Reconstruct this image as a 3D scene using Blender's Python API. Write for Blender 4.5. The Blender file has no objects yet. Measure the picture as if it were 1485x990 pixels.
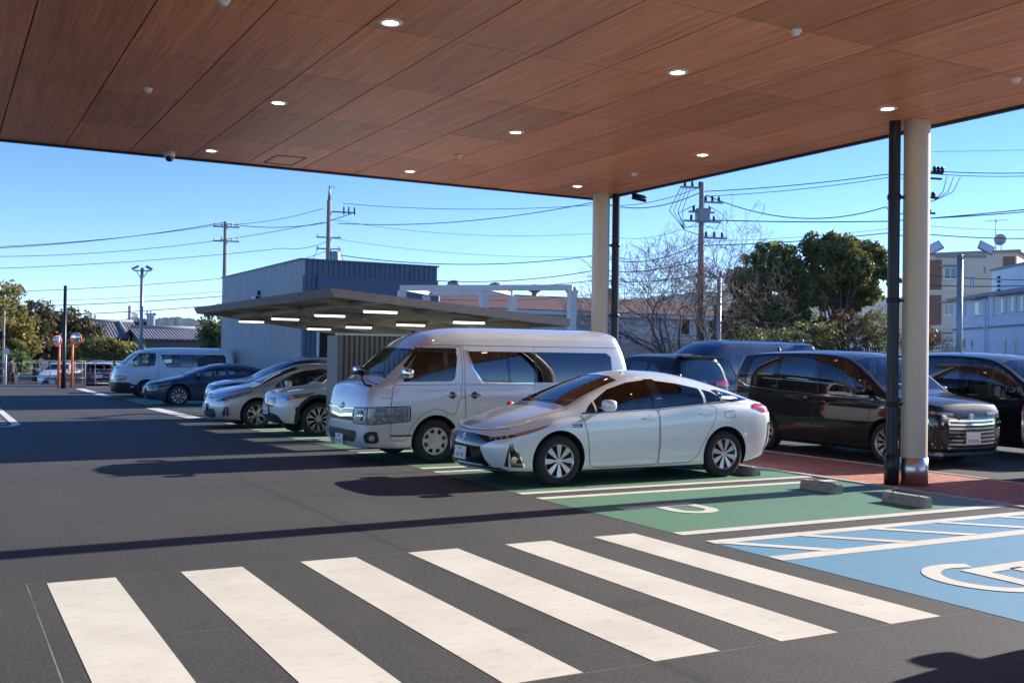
import bpy, bmesh, math, random
from mathutils import Vector, Matrix
from mathutils.bvhtree import BVHTree
from mathutils.interpolate import poly_3d_calc
R_=math.radians
random.seed(7)
SC=bpy.context.scene
COL=SC.collection
# ---------------------------------------------------------------- materials
def newmat(name):
    m=bpy.data.materials.new(name); m.use_nodes=True
    nt=m.node_tree; b=nt.nodes['Principled BSDF']
    return m,nt,b
def N(nt,t,**k):
    n=nt.nodes.new(t)
    for a,v in k.items():
        if a in n.inputs: n.inputs[a].default_value=v
        else: setattr(n,a,v)
    return n
def simple(name,col,rough=.5,metal=0,coat=0,noise=.0,scale=6,bump=0,spec=.5,emit=None,es=0,stretch=None):
    m,nt,b=newmat(name)
    b.inputs['Base Color'].default_value=(*col,1); b.inputs['Roughness'].default_value=rough
    b.inputs['Metallic'].default_value=metal; b.inputs['Coat Weight'].default_value=coat
    b.inputs['Coat Roughness'].default_value=.045; b.inputs['Specular IOR Level'].default_value=spec
    if emit: b.inputs['Emission Color'].default_value=(*emit,1); b.inputs['Emission Strength'].default_value=es
    if noise or bump:
        tc=N(nt,'ShaderNodeTexCoord'); nz=N(nt,'ShaderNodeTexNoise'); nz.inputs['Scale'].default_value=scale; nz.inputs['Detail'].default_value=6
        src=tc.outputs['Object']
        if stretch:
            mp=N(nt,'ShaderNodeMapping'); mp.inputs['Scale'].default_value=stretch; nt.links.new(src,mp.inputs[0]); src=mp.outputs[0]
        nt.links.new(src,nz.inputs['Vector'])
        if noise:
            mr=N(nt,'ShaderNodeMapRange'); mr.inputs['From Min'].default_value=.3; mr.inputs['From Max'].default_value=.7
            mr.inputs['To Min'].default_value=1-noise; mr.inputs['To Max'].default_value=1+noise
            nt.links.new(nz.outputs['Fac'],mr.inputs[0])
            mx=N(nt,'ShaderNodeVectorMath',operation='SCALE'); mx.inputs[0].default_value=col
            nt.links.new(mr.outputs[0],mx.inputs['Scale']); nt.links.new(mx.outputs[0],b.inputs['Base Color'])
        if bump:
            bp=N(nt,'ShaderNodeBump'); bp.inputs['Strength'].default_value=bump; bp.inputs['Distance'].default_value=.01
            nt.links.new(nz.outputs['Fac'],bp.inputs['Height']); nt.links.new(bp.outputs[0],b.inputs['Normal'])
    return m
def glassmat(name,tint,ior=1.75,rough=.015):
    m=bpy.data.materials.new(name); m.use_nodes=True; nt=m.node_tree; nt.nodes.clear()
    o=N(nt,'ShaderNodeOutputMaterial'); mix=N(nt,'ShaderNodeMixShader'); fr=N(nt,'ShaderNodeFresnel'); fr.inputs[0].default_value=ior
    tr=N(nt,'ShaderNodeBsdfTransparent'); tr.inputs[0].default_value=(*tint,1)
    gl=N(nt,'ShaderNodeBsdfGlossy'); gl.inputs['Color'].default_value=(1,1,1,1); gl.inputs['Roughness'].default_value=rough
    nt.links.new(fr.outputs[0],mix.inputs[0]); nt.links.new(tr.outputs[0],mix.inputs[1]); nt.links.new(gl.outputs[0],mix.inputs[2]); nt.links.new(mix.outputs[0],o.inputs[0])
    return m
def paint(name,col,metal=.35,rough=.35,coat=1,flake=.04,spec=.5,dust=1):
    m=simple(name,col,rough,metal,coat,spec=spec)
    nt=m.node_tree; b=nt.nodes['Principled BSDF']
    tc=N(nt,'ShaderNodeTexCoord'); nz=N(nt,'ShaderNodeTexNoise'); nz.inputs['Scale'].default_value=1.7; nz.inputs['Detail'].default_value=3
    nt.links.new(tc.outputs['Object'],nz.inputs['Vector'])
    mr=N(nt,'ShaderNodeMapRange'); mr.inputs['To Min'].default_value=rough-.05; mr.inputs['To Max'].default_value=rough+.09
    nt.links.new(nz.outputs['Fac'],mr.inputs[0]); nt.links.new(mr.outputs[0],b.inputs['Roughness'])
    # road dust rising from the sills
    sp=N(nt,'ShaderNodeSeparateXYZ'); nt.links.new(tc.outputs['Object'],sp.inputs[0])
    n2=N(nt,'ShaderNodeTexNoise'); n2.inputs['Scale'].default_value=5; n2.inputs['Detail'].default_value=8; nt.links.new(tc.outputs['Object'],n2.inputs['Vector'])
    m1=N(nt,'ShaderNodeMapRange'); m1.inputs['From Min'].default_value=.15; m1.inputs['From Max'].default_value=.6; m1.inputs['To Min'].default_value=.32*dust; m1.inputs['To Max'].default_value=.03*dust
    nt.links.new(sp.outputs['Z'],m1.inputs[0])
    mu=N(nt,'ShaderNodeMath',operation='MULTIPLY'); nt.links.new(m1.outputs[0],mu.inputs[0]); nt.links.new(n2.outputs['Fac'],mu.inputs[1])
    mx=N(nt,'ShaderNodeMix',data_type='RGBA'); mx.inputs['A'].default_value=(*col,1); mx.inputs['B'].default_value=(.22,.2,.17,1)
    nt.links.new(mu.outputs[0],mx.inputs['Factor']); nt.links.new(mx.outputs['Result'],b.inputs['Base Color'])
    return m
M={}
M['tyre']=simple('tyre_rubber',(.018,.018,.019),.8,noise=.3,scale=30)
M['rimsilver']=simple('rim_silver',(.62,.63,.65),.25,.85)
M['rimwhite']=simple('rim_steel_cover',(.55,.55,.56),.4,.3)
M['rimdark']=simple('rim_dark',(.02,.02,.022),.4,.3)
M['black']=simple('black_plastic',(.02,.02,.022),.45,noise=.2)
M['gloss']=simple('gloss_black',(.008,.008,.01),.1,0,1)
M['under']=simple('underbody_black',(.012,.012,.013),.8)
M['chrome']=simple('chrome',(.85,.86,.88),.08,1)
M['seam']=simple('panel_gap',(.015,.015,.016),.6)
M['seat']=simple('seat_fabric',(.16,.155,.15),.9,noise=.3,scale=20)
M['dash']=simple('dashboard',(.03,.03,.033),.7)
M['glass']=glassmat('car_glass',(.74,.80,.78),1.75)
M['privacy']=glassmat('privacy_glass',(.07,.08,.09),2.2)
M['lens']=glassmat('lamp_lens',(.85,.88,.9),1.6)
M['lampin']=simple('lamp_reflector',(.75,.76,.78),.15,.9)
def lampmat():
    m,nt,b=newmat('headlamp_glass'); tc=N(nt,'ShaderNodeTexCoord'); v=N(nt,'ShaderNodeTexVoronoi'); v.inputs['Scale'].default_value=19
    nt.links.new(tc.outputs['Object'],v.inputs['Vector']); r=N(nt,'ShaderNodeValToRGB'); e=r.color_ramp.elements; e[0].position=.12; e[0].color=(.40,.41,.42,1); e[1].position=.6; e[1].color=(.17,.175,.18,1)
    nt.links.new(v.outputs['Distance'],r.inputs[0]); nt.links.new(r.outputs[0],b.inputs['Base Color']); b.inputs['Metallic'].default_value=.35; b.inputs['Roughness'].default_value=.3; b.inputs['Coat Weight'].default_value=1; b.inputs['Coat Roughness'].default_value=.03
    return m
M['headlamp']=lampmat()
M['redlamp']=simple('red_lamp',(.45,.01,.02),.12,0,1)
M['amber']=simple('amber_lamp',(.42,.20,.14),.15,0,1)
M['plate']=simple('number_plate',(.72,.73,.72),.4,noise=.05)
M['plateink']=simple('plate_ink',(.05,.13,.08),.5)
M['redink']=simple('red_ink',(.6,.02,.02),.5)
M['redobj']=simple('red_plastic',(.7,.03,.02),.4)
# ---------------------------------------------------------------- mesh builder
class MB:
    def __init__(s): s.v=[];s.f=[];s.m=[];s.sm=[]
    def add(s,vs,fs,mi=0,smooth=False):
        o=len(s.v); s.v+= [tuple(v) for v in vs]
        for f in fs: s.f.append(tuple(i+o for i in f)); s.m.append(mi); s.sm.append(smooth)
    def box(s,c,d,mi=0,rot=None,taper=1):
        x,y,z=d[0]/2,d[1]/2,d[2]/2
        vs=[Vector((sx*x*(taper if sz>0 else 1),sy*y*(taper if sz>0 else 1),sz*z)) for sz in(-1,1) for sy in(-1,1) for sx in(-1,1)]
        if rot is not None: vs=[rot@v for v in vs]
        c=Vector(c); vs=[v+c for v in vs]
        s.add(vs,[(0,2,3,1),(4,5,7,6),(0,1,5,4),(2,6,7,3),(0,4,6,2),(1,3,7,5)],mi)
    def b2(s,x0,x1,y0,y1,z0,z1,mi=0): s.box(((x0+x1)/2,(y0+y1)/2,(z0+z1)/2),(abs(x1-x0),abs(y1-y0),abs(z1-z0)),mi)
    def beam(s,p,q,w,h,mi=0):
        p=Vector(p);q=Vector(q);d=q-p;L=d.length
        rot=d.to_track_quat('X','Z').to_matrix()
        s.box((p+q)/2,(L,w,h),mi,rot)
    def tube(s,pts,rs,n=10,mi=0,cap=True,smooth=True):
        pts=[Vector(p) for p in pts]
        if not hasattr(rs,'__len__'): rs=[rs]*len(pts)
        vs=[];up=None
        for i,p in enumerate(pts):
            d=(pts[min(i+1,len(pts)-1)]-pts[max(i-1,0)]).normalized()
            if up is None:
                up=Vector((0,0,1)) if abs(d.z)<.9 else Vector((1,0,0))
            a=d.cross(up)
            if a.length<1e-4: a=d.orthogonal()
            a.normalize(); b=a.cross(d).normalized(); up=b
            for k in range(n):
                t=2*math.pi*k/n; vs.append(p+(a*math.cos(t)+b*math.sin(t))*rs[i])
        fs=[]
        for i in range(len(pts)-1):
            for k in range(n):
                k2=(k+1)%n; fs.append((i*n+k,i*n+k2,(i+1)*n+k2,(i+1)*n+k))
        o=len(s.v); s.add(vs,fs,mi,smooth)
        if cap:
            s.f.append(tuple(o+k for k in range(n))[::-1]); s.m.append(mi); s.sm.append(False)
            s.f.append(tuple(o+(len(pts)-1)*n+k for k in range(n))); s.m.append(mi); s.sm.append(False)
    def lathe(s,prof,n=32,axis='z',c=(0,0,0),mi=0,smooth=True,sharp=True):
        # prof list of (r,h); axis direction
        vs=[]
        for r,h in prof:
            for k in range(n):
                t=2*math.pi*k/n; a,b=r*math.cos(t),r*math.sin(t)
                p={'z':(a,b,h),'y':(a,h,b),'x':(h,a,b)}[axis]
                vs.append((p[0]+c[0],p[1]+c[1],p[2]+c[2]))
        fs=[]
        for i in range(len(prof)-1):
            for k in range(n):
                k2=(k+1)%n; fs.append((i*n+k,i*n+k2,(i+1)*n+k2,(i+1)*n+k))
        s.add(vs,fs,mi,smooth)
    def prism(s,poly,d,mi=0):
        # poly: 3D points, d: extrusion vector
        n=len(poly); d=Vector(d); p=[Vector(q) for q in poly]
        s.add(p+[q+d for q in p],[tuple(range(n))[::-1],tuple(range(n,2*n))]+[(i,(i+1)%n,(i+1)%n+n,i+n) for i in range(n)],mi)
    def disc(s,c,r,ax,n=24,mi=0,t=0.01):
        ax=Vector(ax).normalized(); a=ax.orthogonal().normalized(); b=ax.cross(a); c=Vector(c)
        s.prism([c+(a*math.cos(2*math.pi*k/n)+b*math.sin(2*math.pi*k/n))*r for k in range(n)],ax*t,mi)
    def mesh(s,name,mats,fix=False):
        me=bpy.data.meshes.new(name); me.from_pydata(s.v,[],s.f)
        for m in mats: me.materials.append(m)
        me.polygons.foreach_set('material_index',s.m); me.polygons.foreach_set('use_smooth',s.sm)
        me.update()
        if fix:
            bm=bmesh.new(); bm.from_mesh(me); bmesh.ops.recalc_face_normals(bm,faces=bm.faces); bm.to_mesh(me); bm.free()
        return me
def link(name,me,parent=None,loc=None,rot=None):
    o=bpy.data.objects.new(name,me); COL.objects.link(o)
    if parent: o.parent=parent
    if loc is not None: o.location=loc
    if rot is not None: o.rotation_euler=rot
    return o
def obj(name,mb,mats,parent=None,loc=None,rot=None,fix=True,bevel=0,label=None):
    if not isinstance(mats,(list,tuple)): mats=[mats]
    me=mb.mesh(name,mats,fix)
    o=link(name,me,parent,loc,rot)
    if bevel:
        bm=bmesh.new(); bm.from_mesh(me); bmesh.ops.remove_doubles(bm,verts=bm.verts,dist=1e-5)
        es=[e for e in bm.edges if len(e.link_faces)==2 and e.calc_face_angle(0)>.5]
        bmesh.ops.bevel(bm,geom=es,offset=bevel,segments=2,affect='EDGES',clamp_overlap=True); bm.to_mesh(me); bm.free()
        me.polygons.foreach_set('use_smooth',[True]*len(me.polygons)); me.set_sharp_from_angle(angle=R_(40))
    if label: o['label']=label
    return o
def thing(name,label,cat,loc=(0,0,0),rz=0,group=None):
    o=bpy.data.objects.new(name,None); COL.objects.link(o); o.location=loc; o.rotation_euler=(0,0,rz); o.empty_display_size=.2
    return tag(o,label,cat,group)
def tag(o,label=None,cat=None,group=None,kind=None):
    if label:o['label']=label
    if cat:o['category']=cat
    if group:o['group']=group
    if kind:o['kind']=kind
    return o
# ---------------------------------------------------------------- interpolation
def pchip(pts):
    xs=[p[0] for p in pts]; ys=[p[1] for p in pts]; n=len(xs)
    if n==1: return lambda x: ys[0]
    h=[xs[i+1]-xs[i] for i in range(n-1)]; dl=[(ys[i+1]-ys[i])/h[i] for i in range(n-1)]
    m=[0]*n; m[0]=dl[0]; m[-1]=dl[-1]
    for i in range(1,n-1):
        if dl[i-1]*dl[i]<=0: m[i]=0
        else:
            w1=2*h[i]+h[i-1]; w2=h[i]+2*h[i-1]; m[i]=(w1+w2)/(w1/dl[i-1]+w2/dl[i])
    def f(x):
        if x<=xs[0]: return ys[0]
        if x>=xs[-1]: return ys[-1]
        i=0
        while x>xs[i+1]: i+=1
        t=(x-xs[i])/h[i]
        return (2*t**3-3*t*t+1)*ys[i]+(t**3-2*t*t+t)*h[i]*m[i]+(-2*t**3+3*t*t)*ys[i+1]+(t**3-t*t)*h[i]*m[i+1]
    return f
def crom(P,n):
    # catmull-rom through 2D points, n samples per segment
    out=[]
    for i in range(len(P)-1):
        p0=P[max(i-1,0)];p1=P[i];p2=P[i+1];p3=P[min(i+2,len(P)-1)]
        for k in range(n):
            t=k/n
            out.append(tuple(.5*((2*b)+(-a+c)*t+(2*a-5*b+4*c-d)*t*t+(-a+3*b-3*c+d)*t**3) for a,b,c,d in zip(p0,p1,p2,p3)))
    out.append(tuple(P[-1])); return out
def rpoly(pts,r=.03,n=4):
    # round the corners of a 2D polygon; a point may carry its own radius as third value
    out=[];m=len(pts)
    for i in range(m):
        p=pts[i]; rr=p[2] if len(p)>2 else r
        a=Vector(pts[i-1][:2]);b=Vector(p[:2]);c=Vector(pts[(i+1)%m][:2])
        u=(a-b);v=(c-b); d=min(rr,u.length*.45,v.length*.45)
        if d<1e-4: out.append(tuple(b)); continue
        s=b+u.normalized()*d; e=b+v.normalized()*d
        for k in range(n+1):
            t=k/n; out.append(tuple(s*(1-t)**2+b*2*t*(1-t)+e*t*t))
    return out
# ---------------------------------------------------------------- car shell
NB,NS,NX=7,26,66
def shell_mesh(S,inset=None):
    top=pchip(S['top']); belt=pchip(S['belt']); wf=pchip(S['w']); yr=pchip(S['yr']); zb=pchip(S['zb'])
    xf=pchip(S['front']); xr=pchip(S['rear']); Df,Dr=S['D']; pf,pr=S['p']; crown=S.get('crown',.05)
    shoulder=S.get('shoulder',.03); tumble=S.get('tumble',.25)
    ins=0.0; 
    def ring(x,kind,k):
        w=wf(x); zt=top(x); b=min(belt(x),zt-.03); z0=zb(x)
        cab=max(0,min(1,(zt-b)/.35)); cr=crown*(.7+.6*cab)
        cr=min(cr,(zt-b)*.6)
        y9=min(yr(x),w-.04); ze=zt-cr
        if inset:
            w-=.06; zt-=.05; ze-=.05; y9=min(y9,w-.02)-.055; z0+=.22
            b=min(b,ze-.01)
        if kind=='bot':
            return ((w-.14-(.25 if inset else 0))*k, z0)
        if kind=='top':
            return (y9*k, ze+(zt-ze)*(1-k**2.4))
        iw=.25 if inset else 0
        hb=b-z0; sh=min(shoulder,.5*w)
        P=[(w-.14-iw,z0),(w-.055-iw,z0+.02),(w-.02-iw,z0+.16*hb+.04),(w-.004-iw,z0+.42*hb),(w-iw,z0+.66*hb),(w-.012-iw*.9,b-.10*hb-.01),(w-sh-iw*.3,b)]
        ws=w-sh; dz=ze-b; dy=y9-ws
        P+= [(ws+dy*tumble+ .0,b+dz*.36),(ws+dy*(.36+tumble),b+dz*.70),(y9,ze)]
        q=k*(len(P)-1); i=min(int(q),len(P)-2); t=q-i
        p0=P[max(i-1,0)];p1=P[i];p2=P[i+1];p3=P[min(i+2,len(P)-1)]
        if inset: return tuple(c*(1-t)+d*t for c,d in zip(p1,p2))
        return tuple(.5*((2*bb)+(-a+c)*t+(2*a-5*bb+4*c-d)*t*t+(-a+3*bb-3*c+d)*t**3) for a,bb,c,d in zip(p0,p1,p2,p3))
    g=lambda s,p:1-(1-min(1,s)**p)**(1/p)
    sk=[math.sin(math.pi/2*k/NB) for k in range(NB+1)]
    keys=[('bot',sk[k]) for k in range(NB)]+[('side',k/NS) for k in range(NS)]+[('top',sk[NB-k]) for k in range(NB+1)]
    def sof(kk): return kk[1] if kk[0]!='side' else 1
    cf,cr_=S.get('cav',(.3,.3)) if inset else (0,0)
    Df,Dr=(Df,Dr) if not inset else (min(Df,.15),min(Dr,.12))
    rings=[]
    for it in range(NX+1):
        u=it/NX; t=u+ .0
        # slightly denser at both ends
        t=.5-.5*math.cos(math.pi*u)*.35-.5*(1-2*u)*.65
        row=[]
        for kk in keys:
            s=sof(kk)
            x=S['L']*t
            for _ in range(14):
                y,z=ring(x,*kk)
                Xf=(xf(z)+Df*g(s,pf)) if not inset else cf+Df*g(s,pf); Xr=(xr(z)-Dr*g(s,pr)) if not inset else S['L']-cr_-Dr*g(s,pr)
                x=.45*x+.55*(Xf+(Xr-Xf)*t)
            row.append((x,y,z))
        rings.append(row)
    mb=MB(); n=len(keys); vid={}
    def V(p):
        mb.v.append(p); return len(mb.v)-1
    nu=NX+1
    idR=[[V(p) for p in r] for r in rings]
    idL=[[ (idR[a][k] if k in (0,n-1) else V((p[0],-p[1],p[2]))) for k,p in enumerate(r)] for a,r in enumerate(rings)]
    # centre points: force y=0
    for a in range(nu):
        for k in (0,n-1):
            p=mb.v[idR[a][k]]; mb.v[idR[a][k]]=(p[0],0,p[2])
    F=[]
    for a in range(NX):
        for k in range(n-1):
            F.append((idR[a][k],idR[a+1][k],idR[a+1][k+1],idR[a][k+1]))
            F.append((idL[a][k],idL[a][k+1],idL[a+1][k+1],idL[a+1][k]))
    # caps
    for end in (0,1):
        r=rings[0 if end==0 else -1]; iR=idR[0 if end==0 else -1]; iL=idL[0 if end==0 else -1]
        D,p_,fx=(Df,pf,xf) if end==0 else (Dr,pr,xr)
        side=r[NB:NB+NS+1]; zc=r[-1][2]; ze=side[-1][2]
        for sgn,ids in ((1,iR),(-1,iL)):
            G=[]
            for i in range(NS+1):
                rowi=[]
                for k in range(NB+1):
                    if i==0: rowi.append(ids[k])
                    elif i==NS: rowi.append(ids[n-1-k])
                    elif k==NB: rowi.append(ids[NB+i])
                    else:
                        y=side[i][1]*sk[k]; z=side[i][2]+(r[n-1-k][2]-ze)*(i/NS)**3+(r[k][2]-side[0][2])*(1-i/NS)**3
                        X=((cf if inset else fx(z))+D*g(sk[k],p_)) if end==0 else ((S['L']-cr_ if inset else fx(z))-D*g(sk[k],p_))
                        if k==0 and sgn==-1: rowi.append(('c',i)); continue
                        j=V((X,sgn*y,z)); rowi.append(j)
                        if k==0: vid[(end,i)]=j
                G.append(rowi)
            G=[[vid[(end,q[1])] if isinstance(q,tuple) else q for q in row] for row in G]
            for i in range(NS):
                for k in range(NB):
                    q=(G[i][k],G[i][k+1],G[i+1][k+1],G[i+1][k])
                    F.append(q if (sgn==1)==(end==0) else q[::-1])
    mb.f=F; mb.m=[0]*len(F); mb.sm=[True]*len(F)
    me=mb.mesh('shell',[],True)
    return me
def bvh_of(me):
    me.calc_loop_triangles()
    vs=[v.co.copy() for v in me.vertices]; tr=[tuple(t.vertices) for t in me.loop_triangles]
    return BVHTree.FromPolygons(vs,tr),vs,tr,[v.normal.copy() for v in me.vertices]
class Surf:
    def __init__(s,me):
        s.b,s.vs,s.tr,s.n=bvh_of(me)
    def normal_at(s,p,idx):
        t=s.tr[idx]; w=poly_3d_calc([s.vs[i] for i in t],p)
        n=Vector((0,0,0))
        for i,k in zip(t,w): n+=s.n[i]*k
        return n.normalized()
    def near(s,p):
        h=s.b.find_nearest(p); return h[0],s.normal_at(h[0],h[2]),h[3]
    def cast(s,o,d):
        h=s.b.ray_cast(o,d)
        if h[0] is None: return None
        return h[0],s.normal_at(h[0],h[2])
def mesh_bool(me,cutters):
    base=bpy.data.objects.new('tmp_base',me); COL.objects.link(base); tmp=[]
    for i,c in enumerate(cutters):
        o=bpy.data.objects.new('tmp_cut',c); COL.objects.link(o); tmp.append(o)
        md=base.modifiers.new('b%d'%i,'BOOLEAN'); md.operation='DIFFERENCE'; md.solver='EXACT'; md.object=o
    dg=bpy.context.evaluated_depsgraph_get(); dg.update()
    out=bpy.data.meshes.new_from_object(base.evaluated_get(dg))
    for o in tmp+[base]: bpy.data.objects.remove(o)
    return out
DIRS={'side':(lambda a,b:Vector((a,-3,b)),Vector((0,1,0))),'side2':(lambda a,b:Vector((a,3,b)),Vector((0,-1,0))),
      'front':(lambda a,b:Vector((-3,a,b)),Vector((1,0,0))),'rear':(lambda a,b:Vector((9,a,b)),Vector((-1,0,0))),
      'top':(lambda a,b:Vector((a,b,4)),Vector((0,0,-1)))}
def place2(surf,dr,a,b,off):
    if dr in DIRS: o,d=DIRS[dr][0](a,b),DIRS[dr][1]
    else: o,d=dr(a,b)
    h=surf.cast(o,d)
    if h is None:
        # walk to the nearest surface point along the ray
        best=None
        for k in range(60):
            p=o+d*(k*.12); q=surf.near(p)
            if best is None or q[2]<best[2]: best=q
        h=best[:2]
    return h[0]+h[1]*off,h[1]
def patch(name,surf,dr,poly,mat,parent,off=.004,skirt=.008,grid=.06,label=None,thick=0):
    bm=bmesh.new()
    vs=[bm.verts.new((p[0],p[1],0)) for p in poly]
    try: bm.faces.new(vs)
    except Exception: pass
    xs=[p[0] for p in poly]; ys=[p[1] for p in poly]
    for ax,lo,hi in ((0,min(xs),max(xs)),(1,min(ys),max(ys))):
        k=math.ceil(lo/grid)*grid
        while k<hi:
            co=[0,0,0];no=[0,0,0];co[ax]=k;no[ax]=1
            bmesh.ops.bisect_plane(bm,geom=bm.verts[:]+bm.edges[:]+bm.faces[:],plane_co=co,plane_no=no); k+=grid
    bmesh.ops.triangulate(bm,faces=bm.faces)
    nm={}
    for v in bm.verts:
        p,n=place2(surf,dr,v.co.x,v.co.y,off); v.co=p; nm[v.index]=n
    bm.verts.index_update(); bm.verts.ensure_lookup_table()
    nl=[None]*len(bm.verts)
    for v in bm.verts: nl[v.index]=surf.near(v.co)[1]
    if skirt:
        be=[e for e in bm.edges if len(e.link_faces)==1]
        r=bmesh.ops.extrude_edge_only(bm,edges=be)
        nv=[x for x in r['geom'] if isinstance(x,bmesh.types.BMVert)]
        bm.verts.index_update()
        for v in nv:
            p,n,_=surf.near(v.co); v.co-=n*(skirt+off); nl.append(n)
    me=bpy.data.meshes.new(name); bm.to_mesh(me); bm.free()
    # orient outward
    c=0
    for p in me.polygons:
        c+=p.normal.dot(nl[p.vertices[0]])
    if c<0: me.flip_normals()
    me.materials.append(mat); me.polygons.foreach_set('use_smooth',[True]*len(me.polygons))
    me.normals_split_custom_set_from_vertices([tuple(n) for n in nl])
    o=link(name,me,parent)
    if label:o['label']=label
    return o
def strip(mb,surf,dr,pts,w=.008,off=.002,step=.05,closed=False):
    P=[Vector(p) for p in pts]
    if closed: P.append(P[0])
    Q=[]
    for a,b in zip(P,P[1:]):
        n=max(1,int((b-a).length/step))
        for k in range(n): Q.append(a+(b-a)*k/n)
    Q.append(P[-1])
    L=[]
    for i,q in enumerate(Q):
        d=(Q[min(i+1,len(Q)-1)]-Q[max(i-1,0)])
        d=d.normalized() if d.length>1e-6 else Vector((1,0))
        s=Vector((-d.y,d.x))*w/2
        L.append((place2(surf,dr,*(q+s),off)[0],place2(surf,dr,*(q-s),off)[0]))
    vs=[v for l in L for v in l]
    mb.add(vs,[(2*i,2*i+1,2*i+3,2*i+2) for i in range(len(L)-1)],0,False)
def car_shell(S,T,paintm):
    """outer painted shell with arches, window holes and a hollow cabin"""
    outer=shell_mesh(S); surf=Surf(outer)
    cuts=[]
    for x in S['axles']:
        for sg in (-1,1):
            r=S['arch'].get(x,S['R']+.055) if isinstance(S.get('arch'),dict) else S['R']+S.get('archgap',.055)
            mb=MB(); prof=[(0.0001,-.36),(r,-.36),(r,.4),(.0001,.4)]
            mb.lathe(prof,40,'y',(x,sg*S['W']/2,S['R']+.01)); me=mb.mesh('c',[]); bm=bmesh.new(); bm.from_mesh(me); bmesh.ops.remove_doubles(bm,verts=bm.verts,dist=.001); bmesh.ops.recalc_face_normals(bm,faces=bm.faces); bm.to_mesh(me); bm.free()
            cuts.append(me)
    if S.get('hollow',True):
        cuts.append(shell_mesh(S,inset=True))
        for w in S['side_holes']:
            mb=MB(); mb.prism([(a,-1.6,b) for a,b in w],(0,3.2,0)); cuts.append(mb.mesh('c',[],True))
        for w,x0,x1 in S.get('end_holes',[]):
            mb=MB(); mb.prism([(x0,a,b) for a,b in w],(x1-x0,0,0)); cuts.append(mb.mesh('c',[],True))
    me=mesh_bool(outer.copy(),cuts)
    me.materials.clear(); me.materials.append(paintm); me.materials.append(M['under'])
    ln=[None]*len(me.loops)
    for p in me.polygons:
        c=p.center; h=surf.near(c); out=h[2]<.004 and h[1].dot(p.normal)>.3
        p.material_index=0 if out and h[1].z>-.75 else 1; p.use_smooth=True
        for li in p.loop_indices:
            if out:
                q=surf.near(me.vertices[me.loops[li].vertex_index].co); ln[li]=tuple(q[1])
            else: ln[li]=tuple(p.normal)
    me.normals_split_custom_set(ln)
    b=link('body',me,T)
    return surf,b
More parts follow.
